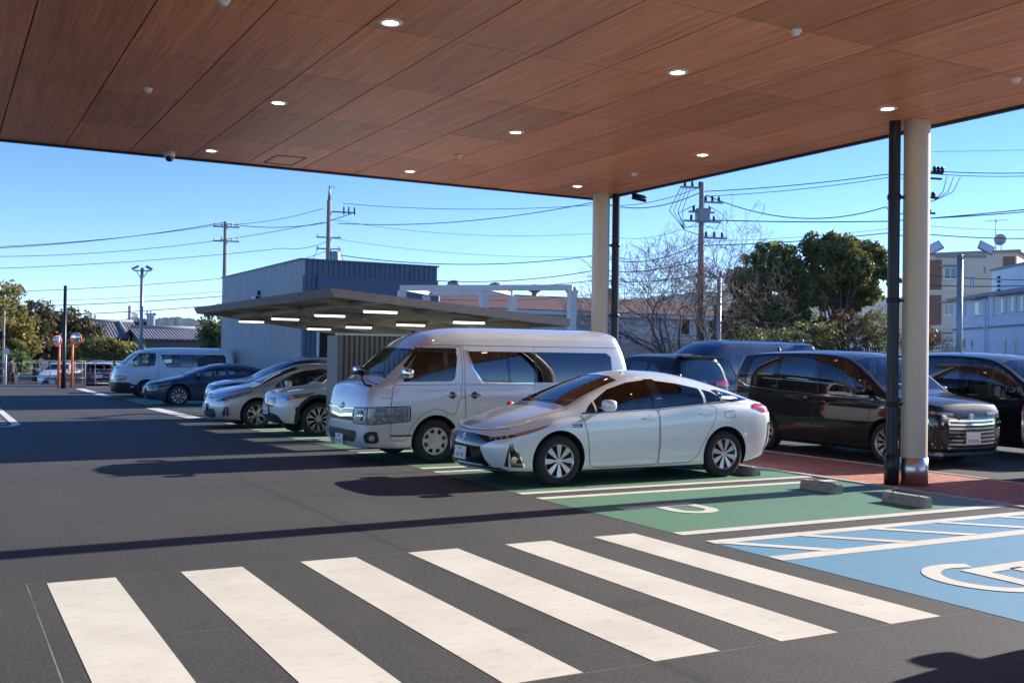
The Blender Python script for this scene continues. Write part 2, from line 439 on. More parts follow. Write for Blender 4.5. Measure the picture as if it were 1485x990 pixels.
# ---------------------------------------------------------------- wheels
_wheel_cache={}
def wheel_meshes(R,w,style):
    k=(R,w,style)
    if k in _wheel_cache: return _wheel_cache[k]
    r=R*{'steel':.63,'aero':.67,'five':.69,'big':.72,'mini':.66}[style]
    t=MB(); h=w/2
    t.lathe([(r-.01,-h+.02),(r,-h+.008),(r+.02,-h),(R-.045,-h-.004),(R-.015,-h+.014),(R,-h+.04),(R,h-.04),(R-.015,h-.014),(R-.045,h),(r,h-.02),(r-.01,h-.03)],48,'y')
    tm=t.mesh('tyre',[M['tyre']],True)
    d=MB(); d.lathe([(.001,-.01),(r-.02,-.01),(r-.01,h-.02)],32,'y')   # dark barrel/brake backing
    d.lathe([(.001,-h*.35),(r*.62,-h*.35),(r*.62,-.012)],24,'y',mi=1)
    dm=d.mesh('wheel',[M['rimdark'],M['rimwhite'] if style in('steel',) else M['under']],True)
    m=MB(); yo=-h+.012
    m.lathe([(r+.004,-h+.016),(r-.006,yo-.006),(r-.016,yo+.002),(r-.024,yo+.03),(r-.03,.0)],40,'y')
    def spoke(a0,pts,d=.02,mi=0,y=yo,dish=.02):
        # pts: (radius,halfwidth angle-offset metres)
        front=[];back=[]
        ca,sa=math.cos(a0),math.sin(a0)
        for rr,off in pts:
            yy=y+dish*(1-rr/r)
            x=rr*ca-off*sa; z=rr*sa+off*ca
            front.append((x,yy,z)); back.append((x,yy+d,z))
        n=len(pts); m.add(front+back,[tuple(range(n)),tuple(range(2*n-1,n-1,-1))]+[(i,i+n,(i+1)%n+n,(i+1)%n) for i in range(n)],mi)
    if style=='steel':
        n=8
        m.lathe([(.001,yo-.012),(r*.2,yo-.012),(r*.28,yo-.002),(r*.58,yo-.004),(r*.6,yo+.01)],32,'y')
        m.lathe([(r*.86,yo+.01),(r*.88,yo-.004),(r-.01,yo-.004)],32,'y')
        for i in range(n):
            a=2*math.pi*(i+.5)/n; spoke(a,[(r*.55,-.022),(r*.9,-.034),(r*.9,.034),(r*.55,.022)],.012,dish=0,y=yo-.003)
        m.lathe([(.001,yo-.017),(r*.12,yo-.017),(r*.15,yo-.01)],20,'y')
    elif style=='aero':
        n=8
        for i in range(n):
            a=2*math.pi*(i+.5)/n
            spoke(a,[(r*.2,-.012),(r*.62,-.03),(r*.93,-.036),(r*.93,.036),(r*.62,.03),(r*.2,.012)],.018,dish=.012)
        m.lathe([(.001,yo+.0),(r*.17,yo+.0),(r*.22,yo+.014)],20,'y')
    elif style=='five':
        for i in range(5):
            a=2*math.pi*i/5+.3
            spoke(a,[(r*.15,-.03),(r*.55,-.038),(r*.95,-.075),(r*.95,-.03),(r*.6,-.004),(r*.6,.004),(r*.95,.03),(r*.95,.075),(r*.55,.038),(r*.15,.03)],.025,dish=.03)
        m.lathe([(.001,yo+.02),(r*.2,yo+.02),(r*.26,yo+.035)],20,'y')
    elif style=='big':
        for i in range(10):
            a=2*math.pi*i/10
            spoke(a,[(r*.16,-.010),(r*.5,-.008),(r*.62,-.02),(r*.95,-.038),(r*.95,-.018),(r*.68,.0),(r*.95,.018),(r*.95,.038),(r*.62,.02),(r*.5,.008),(r*.16,.010)],.022,dish=.03)
        m.lathe([(.001,yo+.02),(r*.16,yo+.02),(r*.2,yo+.035)],20,'y')
    else:
        for i in range(10):
            a=2*math.pi*i/10+.1
            spoke(a,[(r*.15,-.012),(r*.95,-.022),(r*.95,.010),(r*.15,.012)],.02,dish=.025)
        m.lathe([(.001,yo+.014),(r*.17,yo+.014),(r*.22,yo+.03)],20,'y')
    rm=m.mesh('rim',[M['rimwhite'] if style=='steel' else M['rimsilver']],True)
    for me in (tm,rm,dm): me.set_sharp_from_angle(angle=R_(38))
    _wheel_cache[k]=(dm,tm,rm); return _wheel_cache[k]
def wheels(T,S,style,y_in=.02,w=.2):
    for x in S['axles']:
        for sg in (-1,1):
            dm,tm,rm=wheel_meshes(S['R'],w,style)
            o=link('wheel',dm,T,(x,sg*(S['W']/2-w/2-y_in),S['R']),(0,0.4*x,0 if sg<0 else math.pi))
            link('tyre',tm,o); link('rim',rm,o)
def seats(T,rows,zf=.45,h=.62,w=.46,y=.36):
    for x in rows:
        for sy in (-1,1):
            mb=MB(); mb.box((x,sy*y,zf),(.48,w,.16)); mb.box((x+.26,sy*y,zf+h*.5),(.14,w,h),rot=Matrix.Rotation(R_(14),3,'Y'))
            mb.box((x+.36,sy*y,zf+h+.06),(.1,.24,.17)); obj('seat',mb,M['seat'],T,bevel=.04)
def dashboard(T,x,z,w,drv=-1):
    mb=MB(); mb.box((x,0,z-.12),(.5,w,.24)); obj('dashboard',mb,M['dash'],T,bevel=.05)
    mb=MB(); c=Vector((x+.38,drv*.36,z+.02)); rot=Matrix.Rotation(R_(25),3,'Y')
    mb.tube([c+rot@Vector((0,.18*math.cos(t*math.pi/12),.18*math.sin(t*math.pi/12))) for t in range(25)],.014,6,cap=False)
    mb.beam(c+Vector((0,-.17,0)),c+Vector((0,.17,0)),.03,.03); mb.beam(c,c+Vector((-.25,0,-.08)),.05,.05)
    obj('steering_wheel',mb,M['black'],T)
def blob(mb,c,r,e=3.2,nu=18,nv=12,mi=0):
    vs=[];sg=lambda v,p: math.copysign(abs(v)**p,v); k=2/e
    for j in range(nv+1):
        t=-math.pi/2+math.pi*j/nv
        for i in range(nu):
            a=2*math.pi*i/nu
            vs.append((c[0]+r[0]*sg(math.cos(t),k)*sg(math.cos(a),k),c[1]+r[1]*sg(math.cos(t),k)*sg(math.sin(a),k),c[2]+r[2]*sg(math.sin(t),k)))
    mb.add(vs,[(j*nu+i,j*nu+(i+1)%nu,(j+1)*nu+(i+1)%nu,(j+1)*nu+i) for j in range(nv) for i in range(nu)],mi,True)
def mirror_part(T,x,y,z,mat,sg=-1,sx=.075,sy=.115,sz=.075):
    mb=MB(); blob(mb,(x,sg*(y+.14),z+.04),(sx,sy,sz)); o=obj('side_mirror',mb,mat,T)
    m2=MB(); m2.box((x+.01,sg*(y+.02),z-.02),(.06,.14,.03)); m2.box((x+sx*.8,sg*(y+.14),z+.04),(.03,sy*1.5,sz*1.4)); obj('mirror_mount',m2,M['black'],o)
    return o
def emblem(T,surf,dr,a,b,s=.06,mat=None,off=.006):
    mb=MB()
    def ell(ca,cb,ra,rb,w):
        pts=[place2(surf,dr,a+ca+ra*math.cos(t*math.pi/10),b+cb+rb*math.sin(t*math.pi/10),off)[0] for t in range(21)]
        mb.tube(pts,w,5,cap=False)
    ell(0,0,s,s*.68,s*.1); ell(0,s*.22,s*.52,s*.4,s*.08); ell(0,-s*.06,s*.2,s*.6,s*.08)
    return obj('emblem',mb,mat or M['chrome'],T)
def plate(T,c,nrm_rot,text=None):
    mb=MB(); mb.box((0,0,0),(.012,.33,.165)); rot=nrm_rot
    o=obj('number_plate',mb,M['plate'],T,loc=c,rot=rot,bevel=.004)
    if text:
        cu=bpy.data.curves.new('plate_text','FONT'); cu.body=text; cu.size=.062; cu.align_x='CENTER'; cu.extrude=.001; cu.offset=.0015
        t=bpy.data.objects.new('t',cu); COL.objects.link(t); dg=bpy.context.evaluated_depsgraph_get(); me=bpy.data.meshes.new_from_object(t.evaluated_get(dg)); bpy.data.objects.remove(t)
        me.materials.append(M['redink']); link('plate_lettering',me,o,(-.008,0,-.06),(R_(90),0,R_(-90)))
    else:
        m=MB(); random.seed(int(abs(c[0]*100)))
        for i in range(4):
            yy=.09-i*.055-(.012 if i>1 else 0); m.box((-.0072,yy,-.02),(.002,.03,.012)); m.box((-.0072,yy-.01,-.035),(.002,.009,.05)); 
            if i%2: m.box((-.0072,yy+.01,-.045),(.002,.009,.035))
        for i in range(3): m.box((-.0072,.035-i*.03,.052),(.002,.018,.02))
        m.box((-.0072,.13,-.035),(.002,.015,.02)); obj('plate_lettering',m,M['plateink'],o)
    return o
def mir(poly): return [(-a,b) for a,b in poly]
def both(fn,*a,**k):
    fn('side',*a,**k); fn('side2',*a,**k)
# ---------------------------------------------------------------- car families
def _diag(sg,P0):
    k=.70710678
    d=Vector((k,-sg*k,0)); t=Vector((k,sg*k,0)); P=Vector((P0[0],sg*P0[1],0))
    return lambda a,b:(P+t*a+Vector((0,0,b))-d*3,d)
def _diagr(sg,P0):
    k=.70710678
    d=Vector((-k,-sg*k,0)); t=Vector((-k,sg*k,0)); P=Vector((P0[0],sg*P0[1],0))
    return lambda a,b:(P+t*a+Vector((0,0,b))-d*3,d)
def sym(poly):
    # half outline (y>=0) listed from centre-bottom to centre-top -> full outline
    return [(a,b) for a,b in poly]+[(-a,b) for a,b in reversed(poly) if abs(a)>1e-6]
CARS={}
CSC=.972
def copy_tree(o,parent,old,new):
    c=o.copy(); COL.objects.link(c); c.parent=parent
    for s in c.material_slots:
        if s.material==old: s.link='OBJECT'; s.material=new
    for ch in list(KIDS.get(o.name,[])): copy_tree(ch,c,old,new)
    return c
KIDS={}
def build_car(name,S,label,cat,loc,rz,paintm,group=None,details=None):
    key=repr(sorted(S.items()))+str(details)
    if key in CARS:
        src,old=CARS[key]; loc=tuple(loc) if loc[2] else (loc[0],loc[1],gz(loc[1]))
        KIDS.clear()
        for o in COL.objects:
            if o.parent: KIDS.setdefault(o.parent.name,[]).append(o)
        c=copy_tree(src,None,old,paintm); c.name=name; c.location=loc; c.rotation_euler=(0,0,rz)
        return tag(c,label,cat,group)
    loc=tuple(loc) if loc[2] else (loc[0],loc[1],gz(loc[1]))
    T=thing(name,label,cat,loc,rz,group); T.scale=(CSC,CSC,CSC)
    CARS[key]=(T,paintm)
    surf,body=car_shell(S,T,paintm)
    for poly,mk in S.get('wins',[]):
        pl=rpoly(poly,.025)
        for dr in ('side','side2'): patch('side_window',surf,dr,pl,M[mk],T,off=-.006,skirt=.004)
    if 'ws' in S: patch('windshield',surf,'front',rpoly(sym(S['ws']),.05),M['glass'],T,off=-.006,skirt=.004)
    if 'rw' in S: patch('rear_window',surf,'rear',rpoly(sym(S['rw']),.05),M[S.get('rwm','privacy')],T,off=-.006 if S.get('rwhole',True) else .003,skirt=.004)
    for p in S.get('patches',[]):
        nm,dr,poly,mk,off,r=p[:6]
        poly=rpoly(poly,r)
        P0=S.get('P0',(.2,.75)); P1=S.get('P1',(S['L']-.2,.75))
        if dr=='side': ds=['side','side2']
        elif dr=='diag': ds=[_diag(-1,P0),_diag(1,P0)]
        elif dr=='diagr': ds=[_diagr(-1,P1),_diagr(1,P1)]
        elif dr=='front2': ds=[('front',poly),('front',mir(poly))]
        elif dr=='rear2': ds=[('rear',poly),('rear',mir(poly))]
        else: ds=[dr]
        for d in ds:
            pp=poly
            if isinstance(d,tuple): d,pp=d
            patch(nm,surf,d,pp,M[mk] if isinstance(mk,str) else mk,T,off=off)
    for poly,hd in S.get('doors',[]):
        for dr,sg in (('side',-1),('side2',1)):
            dn=patch('door',surf,dr,rpoly(poly,.04),paintm,T,off=.0025,skirt=.006,grid=.05)
            mb=MB(); strip(mb,surf,dr,rpoly(poly,.04),.007,.0035,closed=True); obj('door_seam',mb,M['seam'],dn,fix=False)
            if hd:
                x,z=hd[:2]; p,n=place2(surf,dr,x,z,.0)
                mb=MB(); mb.box(p+n*.03,(.2,.022,.032)); mb.box(p+n*.012+Vector((-.085,0,0)),(.02,.04,.03)); mb.box(p+n*.012+Vector((.085,0,0)),(.02,.04,.03))
                obj('door_handle',mb,M['chrome'] if S.get('chromehandle') else paintm,dn,bevel=.008)
                mb=MB(); mb.disc(p+n*.004-Vector((.0,0,0)),.055,n,20,0,.001); obj('handle_recess',mb,M['black'] if S.get('chromehandle') else paintm,dn)
    sm=MB()
    for dr,pts in S.get('seams',[]):
        if dr=='side':
            for d in ('side','side2'): strip(sm,surf,d,pts,.007,.002)
        elif dr=='frontsym': strip(sm,surf,'front',pts,.007,.002); strip(sm,surf,'front',mir(pts),.007,.002)
        else: strip(sm,surf,dr,pts,.007,.002)
    if sm.v: obj('panel_gap',sm,M['seam'],T,fix=False)
    wheels(T,S,S['wheel'],w=S.get('tw',.2))
    if S.get('rows'): seats(T,S['rows'],S.get('seatz',.45),S.get('seath',.62))
    if 'dash' in S: dashboard(T,*S['dash'])
    if 'mir' in S:
        for sg in (-1,1): mirror_part(T,*S['mir'],paintm if not S.get('chromemir') else M['chrome'],sg)
    if 'wipers' in S:
        mb=MB()
        for pts in S['wipers']: mb.tube([place2(surf,'front',a,b,.012)[0] for a,b in pts],.007,5)
        obj('wiper',mb,M['black'],T)
    if details: details(T,surf,S,paintm)
    return T
L_='lens'
def prius_spec(kind):
    S=dict(L=4.62,W=1.76,R=.325,axles=(.96,3.66),D=(.36,.2),p=(2.2,3.0),crown=.055,shoulder=.05,tumble=.12,
     zb=[(0,.20),(.9,.17),(3.9,.17),(4.6,.32)],
     top=[(.05,.695),(.12,.715),(.25,.775),(.5,.865),(.85,.96),(1.08,1.02),(1.5,1.21),(1.9,1.36),(2.2,1.44),(2.5,1.472),(2.9,1.46),(3.4,1.39),(3.9,1.26),(4.25,1.14),(4.42,1.085),(4.6,1.04)],
     belt=[(0,.62),(.5,.75),(1.0,.86),(1.5,.90),(2.5,.955),(3.4,1.03),(4.1,1.0),(4.6,.9)],
     w=[(.3,.80),(.9,.868),(1.8,.872),(2.6,.87),(3.6,.88),(4.2,.865),(4.6,.82)],
     yr=[(.2,.66),(.9,.74),(1.2,.71),(1.9,.60),(2.5,.555),(3.2,.545),(4.0,.60),(4.5,.67)],
     front=[(.17,.09),(.3,.015),(.5,.0),(.60,.02),(.68,.08),(.72,.12),(.8,.12)],rear=[(.25,4.48),(.5,4.6),(.85,4.62),(1.0,4.605),(1.07,4.52)],
     ws=[(0,1.045),(.4,1.035),(.64,1.01),(.535,1.345),(.3,1.395),(0,1.41)],
     wheel='aero',rows=(2.0,2.95),seatz=.42,seath=.55,dash=(1.5,.98,1.3),mir=(1.62,.84,.99),tw=.2,
     P0=(.2,.72),P1=(4.42,.72),cav=(.98,.55),wipers=[[(.0,1.05),(.3,1.06),(.6,1.04)],[(-.6,1.05),(-.35,1.06),(-.05,1.05)]])
    S['wins']=[([(1.36,.935),(1.42,1.01),(1.50,1.065),(1.52,.93)],'glass'),([(1.55,.93),(1.53,1.08),(1.8,1.225),(2.11,1.315),(2.42,1.35),(2.47,.975)],'glass'),
      ([(2.61,.985),(2.57,1.345),(2.95,1.30),(3.28,1.235),(3.30,1.035)],'glass'),([(3.34,1.04),(3.33,1.225),(3.47,1.19),(3.58,1.13),(3.62,1.06)],'glass')]
    S['side_holes']=[p for p,_ in S['wins']]
    S['end_holes']=[(sym(S['ws']),.5,2.4)]
    S['patches']=[('window_trim','side',[(2.47,.97),(2.42,1.36),(2.58,1.36),(2.62,.98)],'gloss',.003,.01),
      ('rear_quarter_panel','side',[(3.56,1.16),(3.66,1.05),(3.8,1.05),(4.15,1.075),(3.8,1.17),(3.6,1.215),(3.5,1.21)],'gloss',.003,.02),
      ('lower_grille','front',[(-.58,.24),(.58,.24),(.50,.34),(.40,.50),(.66,.60),(.5,.64),(.2,.655),(-.2,.655),(-.5,.64),(-.66,.60),(-.40,.50),(-.5,.34)],'gloss',.005,.04),
      ('bumper_lip','front',[(-.74,.19),(.74,.19),(.68,.25),(-.68,.25)],'black',.012,.02),
      ('fog_lamp_recess','diag',[(.02,.27),(.10,.57),(.20,.40),(.24,.25)],'gloss',.005,.03),
      ('headlight','diag',[(-.30,.615),(-.1,.63),(.12,.665),(.52,.775),(.36,.70),(.15,.64),(-.05,.60),(-.28,.585)],'gloss',.006,.02),
      ('turn_signal','diag',[(.10,.665),(.53,.785),(.36,.705),(.16,.652)],'amber' if kind=='phv' else 'lampin',.010,.01),
      ('tail_light','diagr',[(-.42,.90),(-.40,.97),(.0,1.0),(.22,1.02),(.26,.965),(.12,.90),(-.1,.89)],'redlamp',.01,.02),
      ('rear_bumper_vent','diagr',[(-.02,.35),(.0,.75),(.05,.75),(.06,.33)],'gloss',.006,.01),
      ('hatch_glass','rear',sym([(0,1.12),(.5,1.11),(.48,1.33),(0,1.38)]),'gloss',.003,.04)]
    S['doors']=[([(1.30,.915),(1.38,.62),(1.42,.26),(1.50,.22),(2.50,.225),(2.515,.5),(2.505,.955)],(2.36,.84)),
      ([(2.525,.955),(2.535,.5),(2.52,.225),(3.05,.235),(3.16,.30),(3.30,.55),(3.46,.80),(3.5,.97),(3.36,1.02)],(3.30,.885))]
    S['seams']=[('side',[(3.62,.91),(3.80,.93),(3.83,.84),(3.66,.82),(3.62,.91)]),('front',[(-.70,.735),(-.4,.705),(0,.69),(.4,.705),(.70,.735)]),
      ('top',[(.45,-.62),(.8,-.70),(1.15,-.74)]),('top',[(.45,.62),(.8,.70),(1.15,.74)])]
    return S
def prius_details(T,surf,S,pm):
    emblem(T,surf,'front',0,.60,.06)
    plate(T,(-.035,0,.40),(0,R_(6),0))
    for sg in (-1,1):
        f=_diag(sg,S['P0'])
        for a,z,r in ((-.16,.612,.022),(-.09,.618,.022),(-.02,.628,.022),(.06,.642,.018)):
            p,n=place2(surf,f,a,z,.012); mb=MB(); mb.disc(p,r,n,16,0,.004); obj('lamp_lens',mb,M['lampin'],T)
        p,n=place2(surf,f,.14,.36,.01); mb=MB(); mb.disc(p,.04,n,18,0,.012); obj('fog_lamp',mb,M['lampin'],T)
        mb=MB(); strip(mb,surf,f,[(.12,.56),(.21,.40),(.25,.26)],.012,.012); obj('fog_trim',mb,M['chrome'],T,fix=False)
    mb=MB(); strip(mb,surf,'side',[(1.30,.925),(2.0,.955),(2.5,.975),(3.3,1.03),(3.7,1.05)],.012,.004); obj('window_strip',mb,M['gloss'],T,fix=False)
    p,n=place2(surf,'side',1.2,.78,.004); mb=MB()
    for i in range(2): mb.box(p+Vector((0,0,-i*.025)),(.12,.004,.012))
    mb.box(p+Vector((.075,0,-.012)),(.025,.004,.045)); obj('side_badge',mb,M['seam'],T)
    mb=MB(); mb.lathe([(.001,.02),(.035,.012),(.04,-.02)],12,'z',(3.5,0,1.405)); obj('antenna',mb,M['black'],T)
def prius30_spec():
    S=prius_spec('p3'); S['L']=4.48; S['wheel']='five'
    S['top']=[(a,b+.015 if a<3 else b+.03) for a,b in S['top']]; S['top'][0]=(.05,.765);S['top'][1]=(.12,.785);S['top'][2]=(.25,.84);S['top'][3]=(.5,.90);S['top'][-1]=(4.48,1.06);S['top'][-2]=(4.35,1.12)
    S['front']=[(.17,.09),(.3,.015),(.5,.0),(.62,.02),(.74,.08),(.79,.12),(.9,.12)]; S['belt'][0]=(0,.68); S['belt'][1]=(.5,.79)
    S['rear']=[(.25,4.35),(.5,4.46),(.85,4.48),(.97,4.44),(1.1,4.3)]
    S['w']=[(.3,.79),(.9,.86),(1.8,.868),(3.6,.872),(4.3,.80)]
    S['patches']=[p for p in S['patches'] if p[0] in('window_trim','tail_light','hatch_glass')]+[
      ('lower_grille','front',[(-.50,.25),(.50,.25),(.56,.33),(.50,.45),(-.50,.45),(-.56,.33)],'black',.005,.05),
      ('upper_grille','front',[(-.36,.665),(.36,.665),(.28,.71),(-.28,.71)],'gloss',.005,.02),
      ('fog_lamp_recess','diag',[(-.02,.30),(.06,.50),(.14,.50),(.14,.30)],'black',.005,.02),
      ('headlight','diag',[(-.18,.63),(.0,.69),(.25,.79),(.55,.87),(.50,.82),(.3,.72),(.05,.635),(-.12,.60)],'headlamp',.006,.03)]
    return S
def prius30_details(T,surf,S,pm):
    emblem(T,surf,'front',0,.75,.05); plate(T,(-.03,0,.48),(0,R_(4),0))
    for sg in (-1,1):
        f=_diag(sg,S['P0'])
        p,n=place2(surf,f,.02,.66,.01); mb=MB(); mb.disc(p,.035,n,16,0,.01); obj('lamp_lens',mb,M['gloss'],T)
        p,n=place2(surf,f,.10,.40,.01); mb=MB(); mb.disc(p,.03,n,16,0,.01); obj('fog_lamp',mb,M['lampin'],T)
def prius60_spec():
    S=prius_spec('p5'); S['wheel']='big'; S['R']=.345; S['L']=4.60
    S['top']=[(.05,.75),(.13,.775),(.25,.82),(.5,.88),(.85,.95),(1.08,1.0),(1.5,1.16),(1.9,1.30),(2.3,1.40),(2.7,1.43),(3.1,1.42),(3.6,1.34),(4.0,1.23),(4.35,1.10),(4.6,1.0)]
    S['front']=[(.17,.09),(.3,.02),(.5,.0),(.64,.02),(.74,.10),(.78,.13),(.9,.13)]; S['belt'][0]=(0,.68); S['belt'][1]=(.5,.78)
    S['ws']=[(0,1.03),(.4,1.02),(.64,.995),(.55,1.28),(.3,1.335),(0,1.345)]
    S['end_holes']=[(sym(S['ws']),.5,2.4)]
    S['wins']=[([(1.40,.93),(1.66,1.07),(2.0,1.19),(2.36,1.27),(2.52,1.285),(2.56,.97)],'glass'),([(2.64,.975),(2.60,1.285),(3.0,1.275),(3.35,1.22),(3.62,1.12),(3.66,1.05)],'glass')]
    S['side_holes']=[p for p,_ in S['wins']]
    S['patches']=[p for p in S['patches'] if p[0] in('tail_light','hatch_glass')]+[
      ('lower_grille','front',[(-.66,.22),(.66,.22),(.60,.40),(.3,.44),(-.3,.44),(-.60,.40)],'gloss',.005,.04),
      ('headlight','diag',[(-.3,.66),(.0,.70),(.42,.80),(.40,.74),(.12,.69),(.10,.58),(.02,.58),(.0,.66),(-.3,.63)],'headlamp',.006,.01)]
    return S
def p60_details(T,surf,S,pm):
    plate(T,(-.03,0,.52),(0,0,0))
def van_spec(kind):
    # cab-over van, kind: 'mid' (silver wagon), 'low' (white van), 'high'
    H={'mid':2.10,'low':1.98,'high':2.28}[kind]; L={'mid':4.84,'low':4.70,'high':5.38}[kind]; r=H-1.98
    S=dict(L=L,W={'mid':1.86,'low':1.70,'high':1.88}[kind],R=.335,axles=(1.19,L-1.08),D=(.17,.12),p=(3.0,4.5),crown=.06+.04*(r>0),shoulder=.03,tumble=.12)
    w=S['W']/2
    S.update(zb=[(0,.25),(.6,.22),(L-.7,.25),(L,.36)],
     top=[(.05,1.12),(.13,1.19),(.22,1.255),(.32,1.31),(.60,1.56),(.84,1.76),(1.05,1.86+r*.4),(1.35,1.925+r*.8),(1.8,1.965+r),(2.6,1.98+r),(L-.4,1.975+r),(L-.1,1.94+r),(L,1.90+r)],
     belt=[(0,1.0),(.3,1.12),(.5,1.14),(L,1.14)],
     w=[(.2,w-.045),(.6,w-.005),(1.5,w),(L-.5,w),(L,w-.03)],
     yr=[(.1,w-.16),(.4,w-.115),(.85,w-.17),(1.3,w-.20),(L-.3,w-.20),(L,w-.22)],
     front=[(.24,.04),(.4,.0),(.62,.0),(.8,.015),(1.0,.055),(1.12,.10),(1.18,.12),(1.3,.12)],rear=[(.35,L-.04),(.6,L),(1.1,L-.01),(1.6,L-.08),(1.9+r,L-.22)],
     ws=[(0,1.325),(w-.28,1.31),(w-.175,1.285),(w-.225,1.70),(w-.33,1.735),(0,1.75)],
     rw=[(0,1.2),(w-.2,1.2),(w-.26,1.72),(0,1.74)],
     wheel='steel',rows=(1.35,2.4,3.2,4.0),seatz=.85,seath=.5,dash=(.72,1.22,1.45),mir=(.66,w-.02,1.33),tw=.2,P0=(.12,w-.1),P1=(L-.1,w-.1),cav=(.3,.14),chromehandle=kind=='mid',chromemir=kind=='mid',
     wipers=[[(.05,1.35),(.4,1.36),(w-.22,1.34)],[(-.05,1.36),(-.35,1.37),(-w+.3,1.36)]])
    b=1.225;t=1.70
    S['wins']=[([(.66,b+.01),(.72,1.42),(.96,1.695),(1.55,t),(1.57,1.62),(1.51,b+.06),(1.45,b+.02)],'glass'),
      ([(1.80,t+.01),(2.02,b),(2.46,b),(2.44,t+.01)],'privacy' if kind!='low' else 'glass'),([(2.47,t+.01),(2.49,b),(2.93,b),(2.93,t+.01)],'privacy'),
      ([(2.98,t+.01),(2.98,b),(L-.50,b),(L-.42,b+.06),(L-.42,t-.05),(L-.5,t+.01)],'privacy')]
    S['wins'][1]=([(1.76,t+.01),(1.84,1.45),(1.99,b+.02),(2.46,b),(2.44,t+.01)],S['wins'][1][1])
    S['side_holes']=[p for p,_ in S['wins']]
    S['end_holes']=[(sym(S['ws']),-.2,1.8),(sym(S['rw']),L-1,L+.5)]
    bm='paint' 
    S['patches']=[('window_trim','side',[(1.73,t+.025),(1.81,1.45),(1.97,b-.01),(2.03,b-.02),(2.9,b-.022),(2.9,b-.002),(2.04,b-.002),(1.99,b+.015),(1.83,1.46),(1.75,t+.025)],'chrome' if kind=='mid' else 'seam',.004,.0),
      ('window_divider','side',[(2.44,t+.01),(2.46,b),(2.49,b),(2.47,t+.01)],'gloss',.003,.0),('window_divider','side',[(2.93,t+.01),(2.93,b),(2.98,b),(2.98,t+.01)],'gloss',.003,.0)]
    if kind in('mid','high'):
        S['patches']+=[('headlight','diag',[(-.26,.62),(-.27,.83),(.0,.845),(.50,.86),(.50,.66),(.1,.615)],'headlamp',.008,.03),
         ('lower_grille','front',sym([(0,.33),(.52,.33),(.62,.42),(.60,.50),(0,.50)]),'black',.006,.03),
         ('grille','front',sym([(0,.64),(.50,.64),(.53,.83),(.3,.825),(0,.80)]),'gloss',.006,.02),
         ('fog_lamp_recess','diag',[(-.03,.33),(-.06,.44),(.02,.50),(.13,.50),(.15,.35),(.1,.32)],'black',.006,.03),
         ('side_skirt_strip','side',[(.46,.42),(.80,.42),(.80,.445),(.46,.445)],'seam',.004,.0)]
    else:
        S['patches']+=[('headlight','diag',[(-.26,.66),(-.25,.87),(.0,.885),(.30,.90),(.28,.70),(.1,.66)],'headlamp',.008,.03),
         ('front_bumper','front',sym([(0,.24),(.83,.24),(.84,.62),(.6,.61),(0,.60)]),'black',.03,.03),
         ('bumper_side','side',[(.02,.24),(.72,.24),(.62,.40),(.60,.60),(.02,.60)],'black',.02,.02),
         ('grille','front',sym([(0,.66),(.50,.66),(.53,.80),(0,.80)]),'gloss',.006,.02)]
    S['patches']+=[('tail_light','rear2',[(w-.17,.75),(w-.04,.75),(w-.06,1.3),(w-.16,1.3)],'redlamp',.01,.02)]
    S['doors']=[([(.50,1.19),(.46,.9),(.46,.36),(.70,.36),(.78,.55),(.95,.74),(1.19,.84),(1.40,.76),(1.50,.72),(1.60,1.0),(1.63,1.195)],(1.46,1.03)),
      ([(1.68,1.195),(1.69,.4),(2.9,.4),(2.92,1.195)],(1.84,1.03))]
    S['seams']=[('side',[(1.64,1.2),(1.64,1.78)]),('side',[(1.68,1.2),(1.68,1.79)]),('side',[(2.955,1.72),(2.955,1.79)]),('side',[(1.26,.82),(1.36,.82),(1.36,.62)]),('side',[(.5,1.2),(.62,1.32),(.98,1.74),(1.64,1.78)]),
      ('side',[(1.1,1.80),(L-.2,1.80)]),('frontsym',[(0,1.25),(.5,1.24),(w-.12,1.19)]),('side',[(.3,1.0),(L-.3,1.0)])]
    return S
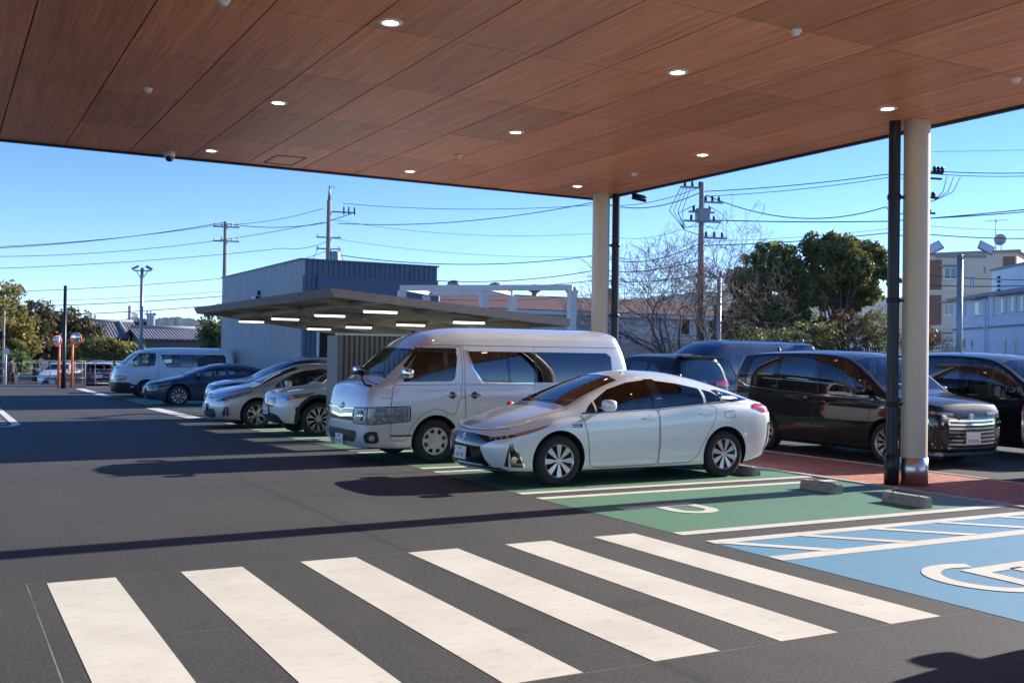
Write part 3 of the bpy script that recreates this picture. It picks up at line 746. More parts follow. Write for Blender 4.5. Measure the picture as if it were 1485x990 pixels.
def van_details(T,surf,S,pm):
    emblem(T,surf,'front',0,.845,.075)
    plate(T,(-.022,0,.34),(0,0,0))
    if 'fog_lamp_recess' in [p[0] for p in S['patches']]:
        mb=MB()
        strip(mb,surf,'front',[(-.5,.735),(-.25,.72),(0,.70),(.25,.72),(.5,.735)],.045,.018); strip(mb,surf,'front',[(-.53,.645),(0,.64),(.53,.645)],.014,.014); strip(mb,surf,'front',[(-.53,.825),(-.2,.82),(0,.79),(.2,.82),(.53,.825)],.014,.014)
        obj('grille_bar',mb,M['chrome'],T,fix=False)
        mb=MB(); strip(mb,surf,'front',[(-.6,.415),(.6,.415)],.012,.012); obj('grille_slat',mb,M['chrome'],T,fix=False)
        for sg in (-1,1):
            f=_diag(sg,S['P0'])
            p,n=place2(surf,f,-.12,.73,.014); mb=MB(); mb.disc(p,.075,n,20,0,.02); o=obj('lamp_lens',mb,M['lens'],T); 
            p,n=place2(surf,f,.06,.41,.012); mb=MB(); mb.disc(p,.045,n,18,0,.02); obj('fog_lamp',mb,M['lampin'],T)
            mb=MB(); strip(mb,surf,f,rpoly([(-.28,.61),(-.29,.84),(.0,.855),(.52,.87),(.52,.65),(.1,.605)],.03),.014,.012,closed=True); strip(mb,surf,f,[(.0,.62),(.01,.85)],.01,.013); obj('headlight_rim',mb,M['seam'],T,fix=False)
    # round under-mirror on a curved arm at the near front corner
    mb=MB(); w=S['W']/2
    a=place2(surf,'front',-(w-.2),1.17,.0)[0]
    mb.tube([a,a+Vector((-.10,-.03,.02)),a+Vector((-.17,-.05,.10)),a+Vector((-.16,-.03,.20))],[.02,.016,.014,.014],8)
    o=obj('under_mirror_arm',mb,M['black'],T)
    mb=MB(); mb.lathe([(.001,.03),(.05,.025),(.075,.0),(.07,-.02),(.001,-.02)],20,'x'); obj('under_mirror',mb,M['gloss'],o,loc=a+Vector((-.16,-.03,.22)),rot=(0,R_(-15),R_(20)))
    mb=MB(); strip(mb,surf,'side',[(.70,1.45),(.95,1.715),(1.56,1.72)],.05,.02); obj('window_visor',mb,M['gloss'],T,fix=False)
def minivan_spec(nose=0):
    L=4.69
    S=dict(L=L,W=1.73,R=.335,axles=(.93,3.78),D=(.15,.11),p=(3.4,4.5),crown=.055,shoulder=.03,tumble=.07,
     zb=[(0,.2),(1,.18),(4,.18),(L,.3)],
     top=[(.05,.98),(.2,1.04),(.5,1.09),(.85,1.13),(.98,1.17),(1.3,1.40),(1.65,1.63),(1.95,1.76),(2.3,1.81),(2.9,1.835),(3.8,1.825),(4.4,1.79),(4.62,1.75),(L,1.71)],
     belt=[(0,.92),(.6,1.0),(1.2,1.01),(2.2,1.03),(3.8,1.09),(L,1.13)],
     w=[(.2,.80),(.9,.86),(1.8,.865),(4.0,.865),(L,.82)],
     yr=[(.2,.72),(.9,.78),(1.3,.75),(1.9,.70),(2.5,.685),(4.2,.68),(L,.67)],
     front=[(.2,.06),(.35,.01),(.6,.0),(.85,.02),(.97,.07),(1.0,.09),(1.2,.09)],rear=[(.3,L-.05),(.55,L),(1.0,L-.01),(1.4,L-.06),(1.72,L-.13)],
     ws=[(0,1.2),(.5,1.185),(.70,1.15),(.63,1.64),(.4,1.69),(0,1.705)],rw=[(0,1.17),(.66,1.17),(.62,1.62),(0,1.65)],
     wheel='big',rows=(1.75,2.7,3.6),seatz=.6,seath=.62,dash=(1.35,1.08,1.35),mir=(1.35,.82,1.12),tw=.2,P0=(.15,.72),P1=(L-.1,.75),cav=(.9,.16))
    S['wins']=[([(1.15,1.04),(1.30,1.24),(1.62,1.49),(1.60,1.05)],'glass'),([(1.66,1.055),(1.68,1.53),(1.95,1.66),(2.42,1.71),(2.44,1.07)],'glass'),
      ([(2.55,1.075),(2.54,1.72),(3.44,1.72),(3.46,1.11)],'privacy'),([(3.56,1.12),(3.55,1.72),(4.05,1.71),(4.22,1.63),(4.30,1.19)],'privacy')]
    S['side_holes']=[p for p,_ in S['wins']]
    S['end_holes']=[(sym(S['ws']),-.2,2.2),(sym(S['rw']),L-1,L+.5)]
    S['patches']=[('headlight','diag',[(-.32,.86),(-.1,.875),(.2,.91),(.52,.975),(.50,.945),(.2,.87),(-.1,.835),(-.32,.82)],'headlamp',.008,.01),
      ('grille','front',sym([(0,.28),(.50,.28),(.56,.50),(.55,.78),(0,.78)]),'gloss',.006,.02),
      ('lamp_cluster','diag',[(-.32,.62),(-.34,.76),(.06,.78),(.10,.70),(.0,.64)],'gloss',.008,.02),
      ('fog_lamp_recess','diag',[(-.30,.30),(-.33,.60),(.0,.62),(.06,.55),(.02,.30)],'black',.006,.02),
      ('tail_light','diagr',[(-.14,.78),(-.14,1.5),(.04,1.5),(.06,1.2),(.10,.80)],'redlamp',.01,.02),
      ('window_trim','side',[(1.60,1.06),(1.62,1.50),(1.67,1.52),(1.66,1.06)],'gloss',.003,.0),('window_trim','side',[(2.44,1.09),(2.42,1.69),(2.54,1.70),(2.55,1.09)],'gloss',.003,.0),('window_trim','side',[(3.46,1.14),(3.44,1.70),(3.55,1.70),(3.56,1.14)],'gloss',.003,.0)]
    S['doors']=[([(1.18,.98),(1.27,.8),(1.30,.3),(1.40,.26),(2.48,.26),(2.50,.6),(2.48,1.02)],(2.30,.94)),([(2.52,1.025),(2.54,.6),(2.52,.26),(3.25,.26),(3.36,.5),(3.45,.75),(3.5,1.06)],(2.72,.96))]
    S['seams']=[('front',[(-.78,.93),(-.4,.86),(0,.845),(.4,.86),(.78,.93)]),('side',[(2.5,.9),(3.5,1.0),(4.3,1.05)])]
    return S
def minivan_details(T,surf,S,pm,text='TOYOTA'):
    emblem(T,surf,'front',0,.80,.065)
    plate(T,(-.035,0,.46),(0,0,0),text)
    mb=MB()
    for i in range(8):
        z=.315+i*.06; strip(mb,surf,'front',[(-.53,z+.01),(-.2,z),(.2,z),(.53,z+.01)],.018,.02)
    obj('grille_slat',mb,M['chrome'],T,fix=False)
    mb=MB(); strip(mb,surf,'front',[(-.80,.25),(-.55,.235),(0,.23),(.55,.235),(.80,.25)],.05,.025); obj('bumper_trim',mb,M['chrome'],T,fix=False)
    for sg in (-1,1):
        f=_diag(sg,S['P0']); mb=MB(); strip(mb,surf,f,[(.06,.76),(.085,.6),(.07,.45),(.10,.30)],.03,.016); obj('bumper_trim',mb,M['chrome'],T,fix=False)
        for a in (-.24,-.14,-.04):
            p,n=place2(surf,f,a,.70,.012); mb=MB(); mb.disc(p,.026,n,14,0,.006); obj('lamp_lens',mb,M['lampin'],T)
        mb=MB()
        for a in (-.22,-.13,-.04):
            for z in (.34,.39,.44):
                p,n=place2(surf,f,a+(.04 if abs(z-.39)<.01 else 0),z,.012); mb.disc(p,.014,n,4,0,.004)
        obj('grille_mesh',mb,M['chrome'],T)
    for d in ('side','side2'):
        mb=MB(); strip(mb,surf,d,[(1.2,1.02),(2.4,1.05),(3.4,1.09),(4.0,1.13),(4.3,1.16),(4.5,1.24)],.014,.008); obj('belt_moulding',mb,M['chrome'],T,fix=False)
    mb=MB(); mb.lathe([(.001,.06),(.012,.05),(.04,-.01)],10,'z',(4.3,0,1.83)); obj('antenna',mb,M['black'],T)
def suv_spec(kind):
    # compact crossover; 'compact' front seen, 'tall' and 'coupe' rear seen
    H={'compact':1.59,'tall':1.85,'coupe':1.66}[kind]; L={'compact':4.18,'tall':4.76,'coupe':4.74}[kind]; W={'compact':1.765,'tall':1.88,'coupe':1.85}[kind]
    k=H/1.59; w=W/2; ax=(.84*L/4.18,L-.78*L/4.18)
    S=dict(L=L,W=W,R=.355 if kind!='tall' else .38,axles=ax,D=(.33,.22),p=(2.5,3.2),crown=.06,shoulder=.06,tumble=.12,archgap=.07)
    q=L/4.18
    def zz(a): return [(x*q,z*k) for x,z in a]
    S.update(zb=[(0,.26),(1,.24),(L-1,.24),(L,.4)],
     top=zz([(.05,.86),(.25,.94),(.5,.99),(.85,1.03),(1.02,1.07),(1.35,1.27),(1.7,1.45),(2.0,1.54),(2.4,1.59),(3.0,1.575),(3.5,1.52),(3.8,1.46),(4.0,1.40),(4.18,1.33)]),
     belt=zz([(0,.80),(.5,.88),(1.0,.94),(2.0,.98),(3.2,1.05),(4.18,1.08)]),
     w=[(.3,w-.09),(.9,w-.01),(2,w-.01),(L-.9,w),(L,w-.09)],
     yr=[(.2,w-.2),(.9*q,w-.14),(1.3*q,w-.17),(1.9*q,w-.28),(2.6*q,w-.32),(L-.2,w-.34)],
     front=[(.26,.1),(.4,.02),(.6*k,.0),(.75*k,.02),(.86*k,.08),(.89*k,.11),(1.2*k,.11)],
     rear=[(.35,L-.08),(.6,L),(.9*k,L-.01),(1.08*k,L-.09),(1.25*k,L-.22),(1.42*k,L-.36)] if kind!='tall' else [(.35,L-.05),(.6,L),(1.1,L-.02),(1.4,L-.1),(1.72,L-.2)],
     ws=[(0,1.10*k),(w-.4,1.09*k),(w-.215,1.06*k),(w-.32,1.43*k),(w-.5,1.48*k),(0,1.495*k)],
     rw=[(0,1.10*k),(w-.24,1.10*k),(w-.38,1.37*k),(0,1.40*k)] if kind!='tall' else [(0,1.15),(w-.22,1.15),(w-.36,1.66),(0,1.70)],
     wheel='big',rows=(1.85*q,2.7*q),seatz=.55,seath=.58,dash=(1.4*q,1.0*k,1.35),mir=(1.42*q,w-.05,1.04*k),tw=.22,P0=(.25,w-.15),P1=(L-.15,w-.12),cav=(.95*q,.3 if kind!='tall' else .2))
    if kind=='tall': S['top']=[(x*q,z) for x,z in [(.05,1.0),(.25,1.08),(.5,1.13),(.85,1.17),(1.02,1.21),(1.35,1.48),(1.65,1.68),(2.0,1.80),(2.4,1.85),(3.3,1.85),(3.9,1.80),(4.18,1.75)]]
    S['wins']=[([(x*q,z*k) for x,z in [(1.30,1.0),(1.48,1.16),(1.75,1.31),(2.0,1.39),(2.26,1.42),(2.28,1.02)]],'glass'),([(x*q,z*k) for x,z in [(2.36,1.025),(2.34,1.42),(2.8,1.41),(3.0,1.39),(3.08,1.08)]],'privacy'),([(x*q,z*k) for x,z in [(3.14,1.09),(3.08,1.38),(3.35,1.33),(3.52,1.22),(3.4,1.12)]],'privacy')]
    S['side_holes']=[p for p,_ in S['wins']]
    S['end_holes']=[(sym(S['ws']),-.2,2.0*q),(sym(S['rw']),L-1.2,L+.5)]
    S['patches']=[('headlight','diag',[(x,z*k) for x,z in [(-.22,.74),(-.18,.83),(.1,.86),(.42,.90),(.36,.82),(.1,.75)]],'lampin',.008,.03),
      ('grille','front',sym([(0,.60*k),(.36,.60*k),(.46,.70*k),(.40,.78*k),(0,.79*k)]),'gloss',.006,.03),
      ('lower_grille','front',sym([(0,.27),(.62,.27),(.56,.42),(.40,.46),(0,.47)]),'black',.008,.03),
      ('fog_lamp_recess','diag',[(.14,.36),(.12,.60),(.17,.62),(.2,.45),(.2,.36)],'black',.006,.01),
      ('side_cladding','side',[(ax[0]+.4,.24),(ax[1]-.4,.24),(ax[1]-.44,.40),(ax[0]+.44,.40)],'black',.01,.02),
      ('tail_light','diagr',[(x,z*k) for x,z in [(-.42,.92),(-.42,1.0),(.0,1.03),(.26,1.03),(.2,.94),(.0,.90)]],'redlamp',.012,.02),
      ('rear_bumper_lower','rear',sym([(0,.3),(w-.14,.3),(w-.2,.5),(0,.52)]),'black',.01,.03)]
    S['doors']=[([(x*q,z*k) for x,z in [(1.18,.95),(1.26,.7),(1.28,.35),(1.36,.30),(2.30,.30),(2.32,.6),(2.30,.985)]],(2.14*q,.90*k)),([(x*q,z*k) for x,z in [(2.34,.99),(2.35,.6),(2.34,.30),(2.85,.30),(2.98,.45),(3.12,.75),(3.15,1.04)]],(3.0*q,.95*k))]
    # wheel-arch cladding rings
    return S
def suv_details(T,surf,S,pm):
    for x in S['axles']:
        for d in ('side','side2'):
            mb=MB(); r=S['R']+S['archgap']+.035
            strip(mb,surf,d,[(x+r*math.cos(t),S['R']+.01+r*math.sin(t)) for t in [R_(-12)+R_(204)*i/24 for i in range(25)]],.07,.010)
            obj('arch_cladding',mb,M['black'],T,fix=False)
    plate(T,(-.03,0,.52),(0,0,0))
    k=S['top'][8][1]/1.59 if len(S['top'])>8 else 1
    emblem(T,surf,'front',0,.70*S['ws'][0][1]/1.10,.06)
    emblem(T,surf,'rear',0,.98*S['ws'][0][1]/1.1,.06)
    z=max(b for a,b in S['top'])-.1
    x=S['L']-.02; mb=MB(); 
    sx=S['top'][-2][0]; mb.box((sx+.0,0,S['top'][-2][1]-.02),(.32,1.15,.035)); obj('roof_spoiler',mb,pm,T,bevel=.015)
    o=plate(T,(S['L']+.01,0,.80),(0,0,math.pi))
def sedan_spec():
    S=dict(L=4.90,W=1.80,R=.335,axles=(.95,3.80),D=(.4,.3),p=(2.4,2.8),crown=.055,shoulder=.05,tumble=.12,
     zb=[(0,.2),(1,.18),(4,.18),(4.9,.3)],
     top=[(.05,.765),(.13,.79),(.3,.84),(.8,.93),(1.25,.98),(1.4,1.02),(1.8,1.22),(2.15,1.37),(2.6,1.45),(3.0,1.45),(3.4,1.38),(3.8,1.24),(4.1,1.12),(4.4,1.08),(4.8,1.04)],
     belt=[(0,.68),(.8,.84),(1.5,.91),(3.4,.97),(4.1,1.0),(4.9,.95)],
     w=[(.3,.80),(.9,.885),(2,.89),(4,.89),(4.9,.80)],yr=[(.2,.68),(1.2,.76),(1.5,.72),(2.2,.60),(3.2,.57),(3.9,.66),(4.8,.7)],
     front=[(.17,.09),(.3,.02),(.5,.0),(.66,.02),(.76,.10),(.79,.13),(1,.13)],rear=[(.25,4.78),(.5,4.88),(.85,4.9),(.98,4.85),(1.06,4.7)],
     ws=[(0,1.05),(.5,1.04),(.66,1.01),(.545,1.34),(.3,1.38),(0,1.39)],
     wheel='mini',rows=(2.2,3.1),seatz=.42,seath=.55,dash=(1.75,.97,1.3),mir=(1.85,.85,.98),tw=.2,P0=(.2,.75),P1=(4.7,.75),cav=(1.35,1.1))
    S['wins']=[([(1.72,.96),(2.0,1.16),(2.3,1.28),(2.6,1.325),(2.66,.985)],'glass'),([(2.74,.99),(2.70,1.33),(3.1,1.31),(3.45,1.22),(3.68,1.08),(3.66,1.02)],'glass')]
    S['side_holes']=[p for p,_ in S['wins']]; S['end_holes']=[(sym(S['ws']),.5,2.5)]
    S['patches']=[('headlight','diag',[(-.2,.62),(0,.68),(.4,.78),(.42,.72),(.1,.63)],'headlamp',.008,.02),('grille','front',sym([(0,.28),(.62,.28),(.45,.45),(.42,.62),(0,.68)]),'gloss',.008,.03),
      ('tail_light','diagr',[(-.3,.82),(-.3,.95),(.25,.97),(.25,.86)],'redlamp',.01,.02),('rear_window','top',[(3.45,-.5),(4.05,-.56),(4.05,.56),(3.45,.5)],'gloss',.003,.05)]
    S['doors']=[([(1.62,.9),(1.68,.3),(2.68,.27),(2.70,.96)],(2.5,.86)),([(2.72,.97),(2.72,.27),(3.3,.27),(3.6,.7),(3.7,.98)],(3.45,.89))]
    return S
def sedan_details(T,surf,S,pm):
    emblem(T,surf,'front',0,.62,.06); plate(T,(-.03,0,.42),(0,0,0))
# ================================================================ camera
CX,CY,CZ=-.686,-7.90144,1.63224
YAW,PITCH,ROLL,FPX=.50087,.01176,.01444,1518.73
_f=Vector((math.sin(YAW)*math.cos(PITCH),math.cos(YAW)*math.cos(PITCH),math.sin(PITCH)))
_r=Vector((math.cos(YAW),-math.sin(YAW),0)); _u=_r.cross(_f)
RT=_r*math.cos(ROLL)+_u*math.sin(ROLL); UP=-_r*math.sin(ROLL)+_u*math.cos(ROLL); FW=_f
cd=bpy.data.cameras.new('camera'); cam=bpy.data.objects.new('camera',cd); COL.objects.link(cam)
cam.matrix_world=Matrix(((RT.x,UP.x,-FW.x,CX),(RT.y,UP.y,-FW.y,CY),(RT.z,UP.z,-FW.z,CZ),(0,0,0,1)))
cd.sensor_width=36; cd.lens=36*FPX/1485; cd.clip_end=6000; cd.clip_start=.05; SC.camera=cam
def ray(u,v): return RT*((u-742.5)/FPX)-UP*((v-495)/FPX)+FW
CAM=Vector((CX,CY,CZ))
def at(u,v,Y):          # world point on the plane y=Y
    d=ray(u,v); return CAM+d*((Y-CY)/d.y)
def atd(u,v,dist):      # world point at a given depth along the view axis
    return CAM+ray(u,v)*dist
# ================================================================ materials of the place
def ramp(nt,fac,stops):
    r=N(nt,'ShaderNodeValToRGB'); e=r.color_ramp.elements
    while len(e)<len(stops): e.new(.5)
    for q,(p,c) in zip(e,stops): q.position=p; q.color=(*c,1)
    nt.links.new(fac,r.inputs[0]); return r.outputs[0]
def noise(nt,vec,scale,detail=5,rough=.6,stretch=None):
    if stretch:
        mp=N(nt,'ShaderNodeMapping'); mp.inputs['Scale'].default_value=stretch; nt.links.new(vec,mp.inputs[0]); vec=mp.outputs[0]
    n=N(nt,'ShaderNodeTexNoise'); n.inputs['Scale'].default_value=scale; n.inputs['Detail'].default_value=detail; n.inputs['Roughness'].default_value=rough
    nt.links.new(vec,n.inputs['Vector']); return n.outputs['Fac']
def mixc(nt,fac,a,b,mode='MIX'):
    m=N(nt,'ShaderNodeMix',data_type='RGBA',blend_type=mode)
    for k,v in (('Factor',fac),('A',a),('B',b)):
        if hasattr(v,'links'): nt.links.new(v,m.inputs[k])
        elif isinstance(v,tuple): m.inputs[k].default_value=(*v,1)
        else: m.inputs[k].default_value=v
    return m.outputs['Result']
def bumpn(nt,b,h,st,dist=.01):
    bp=N(nt,'ShaderNodeBump'); bp.inputs['Strength'].default_value=st; bp.inputs['Distance'].default_value=dist
    nt.links.new(h,bp.inputs['Height']); nt.links.new(bp.outputs[0],b.inputs['Normal'])
def asphalt(name,base=(.048,.049,.050),var=1.0):
    m,nt,b=newmat(name); tc=N(nt,'ShaderNodeTexCoord').outputs['Object']
    big=noise(nt,tc,.35,4); med=noise(nt,tc,3,6,.7,(1,.25,1)); fine=noise(nt,tc,42,5,.85); sp=noise(nt,tc,380,2,.7)
    c=ramp(nt,fine,[(.30,tuple(x*.42 for x in base)),(.5,base),(.68,tuple(x*2.1 for x in base))])
    c=mixc(nt,.85,c,ramp(nt,big,[(.3,(.78,.79,.82)),(.7,(1.22,1.18,1.12))]),'MULTIPLY')
    c=mixc(nt,.55*var,c,ramp(nt,med,[(.3,(.80,.80,.80)),(.7,(1.2,1.17,1.12))]),'MULTIPLY')
    sx=N(nt,'ShaderNodeSeparateXYZ'); nt.links.new(tc,sx.inputs[0]); wob=noise(nt,tc,1.5,4)
    for x0,k in ((2.72,.06),(-3.1,.06)):
        a1=N(nt,'ShaderNodeMath',operation='MULTIPLY_ADD'); a1.inputs[1].default_value=.12; a1.inputs[2].default_value=-x0-.06; nt.links.new(wob,a1.inputs[0])
        a2=N(nt,'ShaderNodeMath',operation='ADD'); nt.links.new(sx.outputs['X'],a2.inputs[0]); nt.links.new(a1.outputs[0],a2.inputs[1])
        a3=N(nt,'ShaderNodeMath',operation='ABSOLUTE'); nt.links.new(a2.outputs[0],a3.inputs[0])
        c=mixc(nt,1.0,c,ramp(nt,a3.outputs[0],[(.0,(.55,.55,.56)),(.03,(.82,.82,.83)),(.09,(1,1,1))]),'MULTIPLY')
    v=N(nt,'ShaderNodeTexVoronoi'); v.inputs['Scale'].default_value=38; nt.links.new(tc,v.inputs['Vector'])
    c=mixc(nt,.5,c,ramp(nt,v.outputs['Distance'],[(.0,(2.3,2.2,2.1)),(.22,(1,1,1))]),'MULTIPLY')
    nt.links.new(c,b.inputs['Base Color']); 
    # tyre polish and dark drips
    st=noise(nt,tc,.9,7,.75,(.35,1.3,1)); c=mixc(nt,ramp(nt,st,[(.55,(0,0,0)),(.72,(.55,.55,.55))]),c,tuple(x*.55 for x in base)); nt.links.new(c,b.inputs['Base Color'])
    vz=N(nt,'ShaderNodeTexVoronoi'); vz.inputs['Scale'].default_value=.8; nt.links.new(tc,vz.inputs['Vector'])
    c=mixc(nt,ramp(nt,vz.outputs['Distance'],[(.0,(.75,.75,.75)),(.07,(.4,.4,.4)),(.11,(0,0,0))]),c,tuple(x*.4 for x in base)); nt.links.new(c,b.inputs['Base Color'])
    b.inputs['Roughness'].default_value=.8; b.inputs['Specular IOR Level'].default_value=.4
    bumpn(nt,b,fine,.55,.006); return m
M['asphalt']=asphalt('asphalt')
M['road']=asphalt('road_asphalt',(.10,.095,.09))
def paintmark(name,col,wear=.3,dirt=(.25,.22,.18)):
    m,nt,b=newmat(name); tc=N(nt,'ShaderNodeTexCoord').outputs['Object']
    a=noise(nt,tc,1.3,6,.65); f=noise(nt,tc,90,4,.8); s=noise(nt,tc,6,5,.7,(1,3,1))
    c=mixc(nt,ramp(nt,a,[(.42,(0,0,0)),(.75,(wear,wear,wear))]),col,dirt)
    c=mixc(nt,ramp(nt,s,[(.54,(0,0,0)),(.72,(.16+wear*.5,)*3)]),c,tuple(x*.6 for x in dirt))
    c=mixc(nt,ramp(nt,f,[(.60,(0,0,0)),(.74,(.75,.75,.75))]),c,tuple(x*.45 for x in col))
    nt.links.new(c,b.inputs['Base Color']); b.inputs['Roughness'].default_value=.6; bumpn(nt,b,f,.35,.004); return m
M['white']=paintmark('road_marking_white',(.68,.67,.595),.28)
M['green']=paintmark('green_surface',(.095,.235,.14),.4,(.09,.15,.10))
M['blue']=paintmark('blue_surface',(.11,.29,.45),.4,(.14,.25,.34))
M['chalk']=simple('chalk_line',(.17,.165,.16),.9,noise=.5,scale=3)
def woodmat():
    m,nt,b=newmat('wood_panel'); tc=N(nt,'ShaderNodeTexCoord').outputs['Object']
    g=noise(nt,tc,1.0,7,.65,(38,1.1,1)); g2=noise(nt,tc,1.0,4,.6,(9,.45,1)); 
    geo=N(nt,'ShaderNodeNewGeometry')
    c=ramp(nt,g,[(.25,(.46,.15,.065)),(.5,(.68,.255,.115)),(.75,(.84,.40,.20))])
    c=mixc(nt,.5,c,ramp(nt,g2,[(.3,(.72,.70,.70)),(.7,(1.3,1.28,1.25))]),'MULTIPLY')
    rnd=ramp(nt,geo.outputs['Random Per Island'],[(0,(.80,.79,.78)),(1,(1.15,1.14,1.12))])
    c=mixc(nt,1.0,c,rnd,'MULTIPLY')
    nt.links.new(c,b.inputs['Base Color']); b.inputs['Roughness'].default_value=.36; bumpn(nt,b,g,.06,.003); return m
M['wood']=woodmat()
M['groove']=simple('ceiling_gap',(.02,.012,.01),.9)
M['fascia']=simple('dark_metal_trim',(.03,.04,.06),.45,.3)
M['roofmetal']=simple('canopy_roof_metal',(.5,.5,.5),.5,.2)
def brickmat():
    m,nt,b=newmat('brick_paving'); tc=N(nt,'ShaderNodeTexCoord').outputs['Object']
    br=N(nt,'ShaderNodeTexBrick'); br.inputs['Scale'].default_value=1; br.inputs['Brick Width'].default_value=.2; br.inputs['Row Height'].default_value=.1; br.inputs['Mortar Size'].default_value=.006
    br.inputs['Color1'].default_value=(.54,.17,.085,1); br.inputs['Color2'].default_value=(.36,.13,.08,1); br.inputs['Mortar'].default_value=(.12,.1,.09,1)
    mp=N(nt,'ShaderNodeMapping'); mp.inputs['Rotation'].default_value=(0,0,R_(90)); nt.links.new(tc,mp.inputs[0]); nt.links.new(mp.outputs[0],br.inputs['Vector'])
    n=noise(nt,tc,7,6,.75); c=mixc(nt,.7,br.outputs['Color'],ramp(nt,n,[(.3,(.65,.62,.6)),(.7,(1.5,1.45,1.4))]),'MULTIPLY')
    nt.links.new(c,b.inputs['Base Color']); b.inputs['Roughness'].default_value=.8
    bumpn(nt,b,br.outputs['Fac'],-.5,.004); return m
M['brick']=brickmat()
M['concrete']=simple('concrete',(.32,.30,.27),.85,noise=.25,scale=14,bump=.3)
M['kerb']=simple('kerb_concrete',(.42,.41,.38),.85,noise=.2,scale=10)
M['cream']=simple('cream_paint',(.58,.52,.41),.45,noise=.05,scale=30,bump=.02)
M['steel']=simple('stainless_steel',(.60,.60,.57),.30,1,noise=.1,scale=9)
M['pipeblk']=simple('dark_blue_pipe',(.012,.017,.028),.35,.2)
M['whitepl']=simple('white_plastic',(.75,.74,.72),.4)
M['emit']=simple('lamp_glow',(1,1,1),.5,emit=(1,.86,.68),es=9)
M['tube']=simple('tube_glow',(1,1,1),.5,emit=(1,.98,.94),es=1.1)
M['claddingL']=simple('light_grey_cladding',(.40,.42,.44),.5,.25,noise=.06,scale=3,stretch=(1,1,.2))
M['claddingD']=simple('navy_cladding',(.10,.14,.20),.5,.2,noise=.08,scale=3,stretch=(1,1,.2))
M['dark']=simple('dark_interior',(.015,.018,.022),.8)
M['taupe']=simple('carport_bronze',(.30,.265,.245),.5,.25,noise=.08)
M['taupe_d']=simple('carport_underside',(.36,.32,.27),.6,.1,noise=.12,scale=8)
M['frame']=simple('white_steel_frame',(.62,.62,.60),.5,noise=.05)
M['redroof']=simple('dark_red_roof',(.085,.040,.040),.85,noise=.12,scale=2,stretch=(1,1,4))
M['whwall']=simple('warehouse_wall',(.52,.52,.50),.7,noise=.07,scale=2)
M['win']=simple('window_glass',(.05,.08,.11),.08,0,1)
M['winlit']=simple('window_curtain',(.45,.5,.52),.3)
M['alu']=simple('window_frame',(.6,.62,.63),.4,.5)
M['pole']=simple('concrete_pole',(.27,.25,.23),.85,noise=.15,scale=5)
M['brownpole']=simple('weathered_pole',(.13,.09,.07),.85,noise=.3,scale=7)
M['wire']=simple('cable',(.02,.03,.04),.7)
M['greym']=simple('grey_metal',(.30,.32,.33),.45,.5)
M['orange']=simple('orange_paint',(.75,.14,.035),.45,noise=.1,scale=4)
M['mirror']=simple('mirror_surface',(.9,.9,.9),.02,1)
M['bark']=simple('bark',(.10,.075,.06),.9,noise=.35,scale=9,bump=.4)
M['twig']=simple('twig_bark',(.17,.12,.10),.9,noise=.3,scale=9)
def leafm(name,c1,c2,c3,sc=.8):
    m,nt,b=newmat(name); tc=N(nt,'ShaderNodeTexCoord').outputs['Object']
    g=N(nt,'ShaderNodeNewGeometry'); n=noise(nt,tc,sc,4)
    mu=N(nt,'ShaderNodeMath',operation='MULTIPLY_ADD'); mu.inputs[1].default_value=.45; nt.links.new(g.outputs['Random Per Island'],mu.inputs[0])
    ml=N(nt,'ShaderNodeMath',operation='MULTIPLY'); ml.inputs[1].default_value=.9; nt.links.new(n,ml.inputs[0]); nt.links.new(ml.outputs[0],mu.inputs[2])
    c=ramp(nt,mu.outputs[0],[(.3,c1),(.62,c2),(.9,c3)]); nt.links.new(c,b.inputs['Base Color']); b.inputs['Roughness'].default_value=.55
    if 'hill' not in name:
        tl=N(nt,'ShaderNodeBsdfTranslucent'); nt.links.new(c,tl.inputs[0]); ms=N(nt,'ShaderNodeMixShader'); ms.inputs[0].default_value=.38
        nt.links.new(b.outputs[0],ms.inputs[1]); nt.links.new(tl.outputs[0],ms.inputs[2]); nt.links.new(ms.outputs[0],nt.nodes['Material Output'].inputs[0])
    return m
M['leafdark']=leafm('leaf_dark_green',(.06,.125,.045),(.11,.18,.055),(.26,.24,.07))
M['leafolive']=leafm('leaf_olive',(.06,.12,.045),(.14,.17,.05),(.34,.27,.08))
M['leafyel']=leafm('leaf_yellow_green',(.09,.11,.03),(.22,.20,.05),(.38,.31,.09))
M['leafcon']=leafm('leaf_conifer',(.035,.06,.025),(.075,.08,.035),(.16,.12,.05))
M['leafbrown']=leafm('leaf_brown',(.06,.04,.02),(.14,.09,.04),(.2,.14,.07))
def tilemat():
    m,nt,b=newmat('roof_tile'); tc=N(nt,'ShaderNodeTexCoord').outputs['Object']
    w=N(nt,'ShaderNodeTexWave'); w.inputs['Scale'].default_value=1.35; w.bands_direction='X'; nt.links.new(tc,w.inputs['Vector'])
    n=noise(nt,tc,3,5,.7)
    c=mixc(nt,.6,(.13,.13,.145),ramp(nt,n,[(.3,(.6,.6,.62)),(.7,(1.5,1.45,1.45))]),'MULTIPLY')
    nt.links.new(c,b.inputs['Base Color']); b.inputs['Roughness'].default_value=.5; bumpn(nt,b,w.outputs['Fac'],1.0,.12); return m
M['tile']=tilemat()
M['plaster']=simple('grey_plaster',(.16,.17,.17),.8,noise=.12,scale=2)
M['beige']=simple('beige_render',(.72,.60,.45),.8,noise=.06,scale=1)
M['brickpan']=simple('brown_brick_panel',(.26,.13,.085),.85,noise=.15,scale=12)
M['paleblue']=simple('pale_blue_siding',(.78,.84,.88),.7,noise=.06,scale=1)
M['slab']=simple('grey_slab',(.30,.31,.33),.8)
M['hill']=leafm('hill_forest',(.02,.035,.02),(.04,.06,.03),(.07,.08,.04),.03)
M['factory']=simple('pale_factory_wall',(.50,.50,.48),.7,noise=.1,scale=.3)
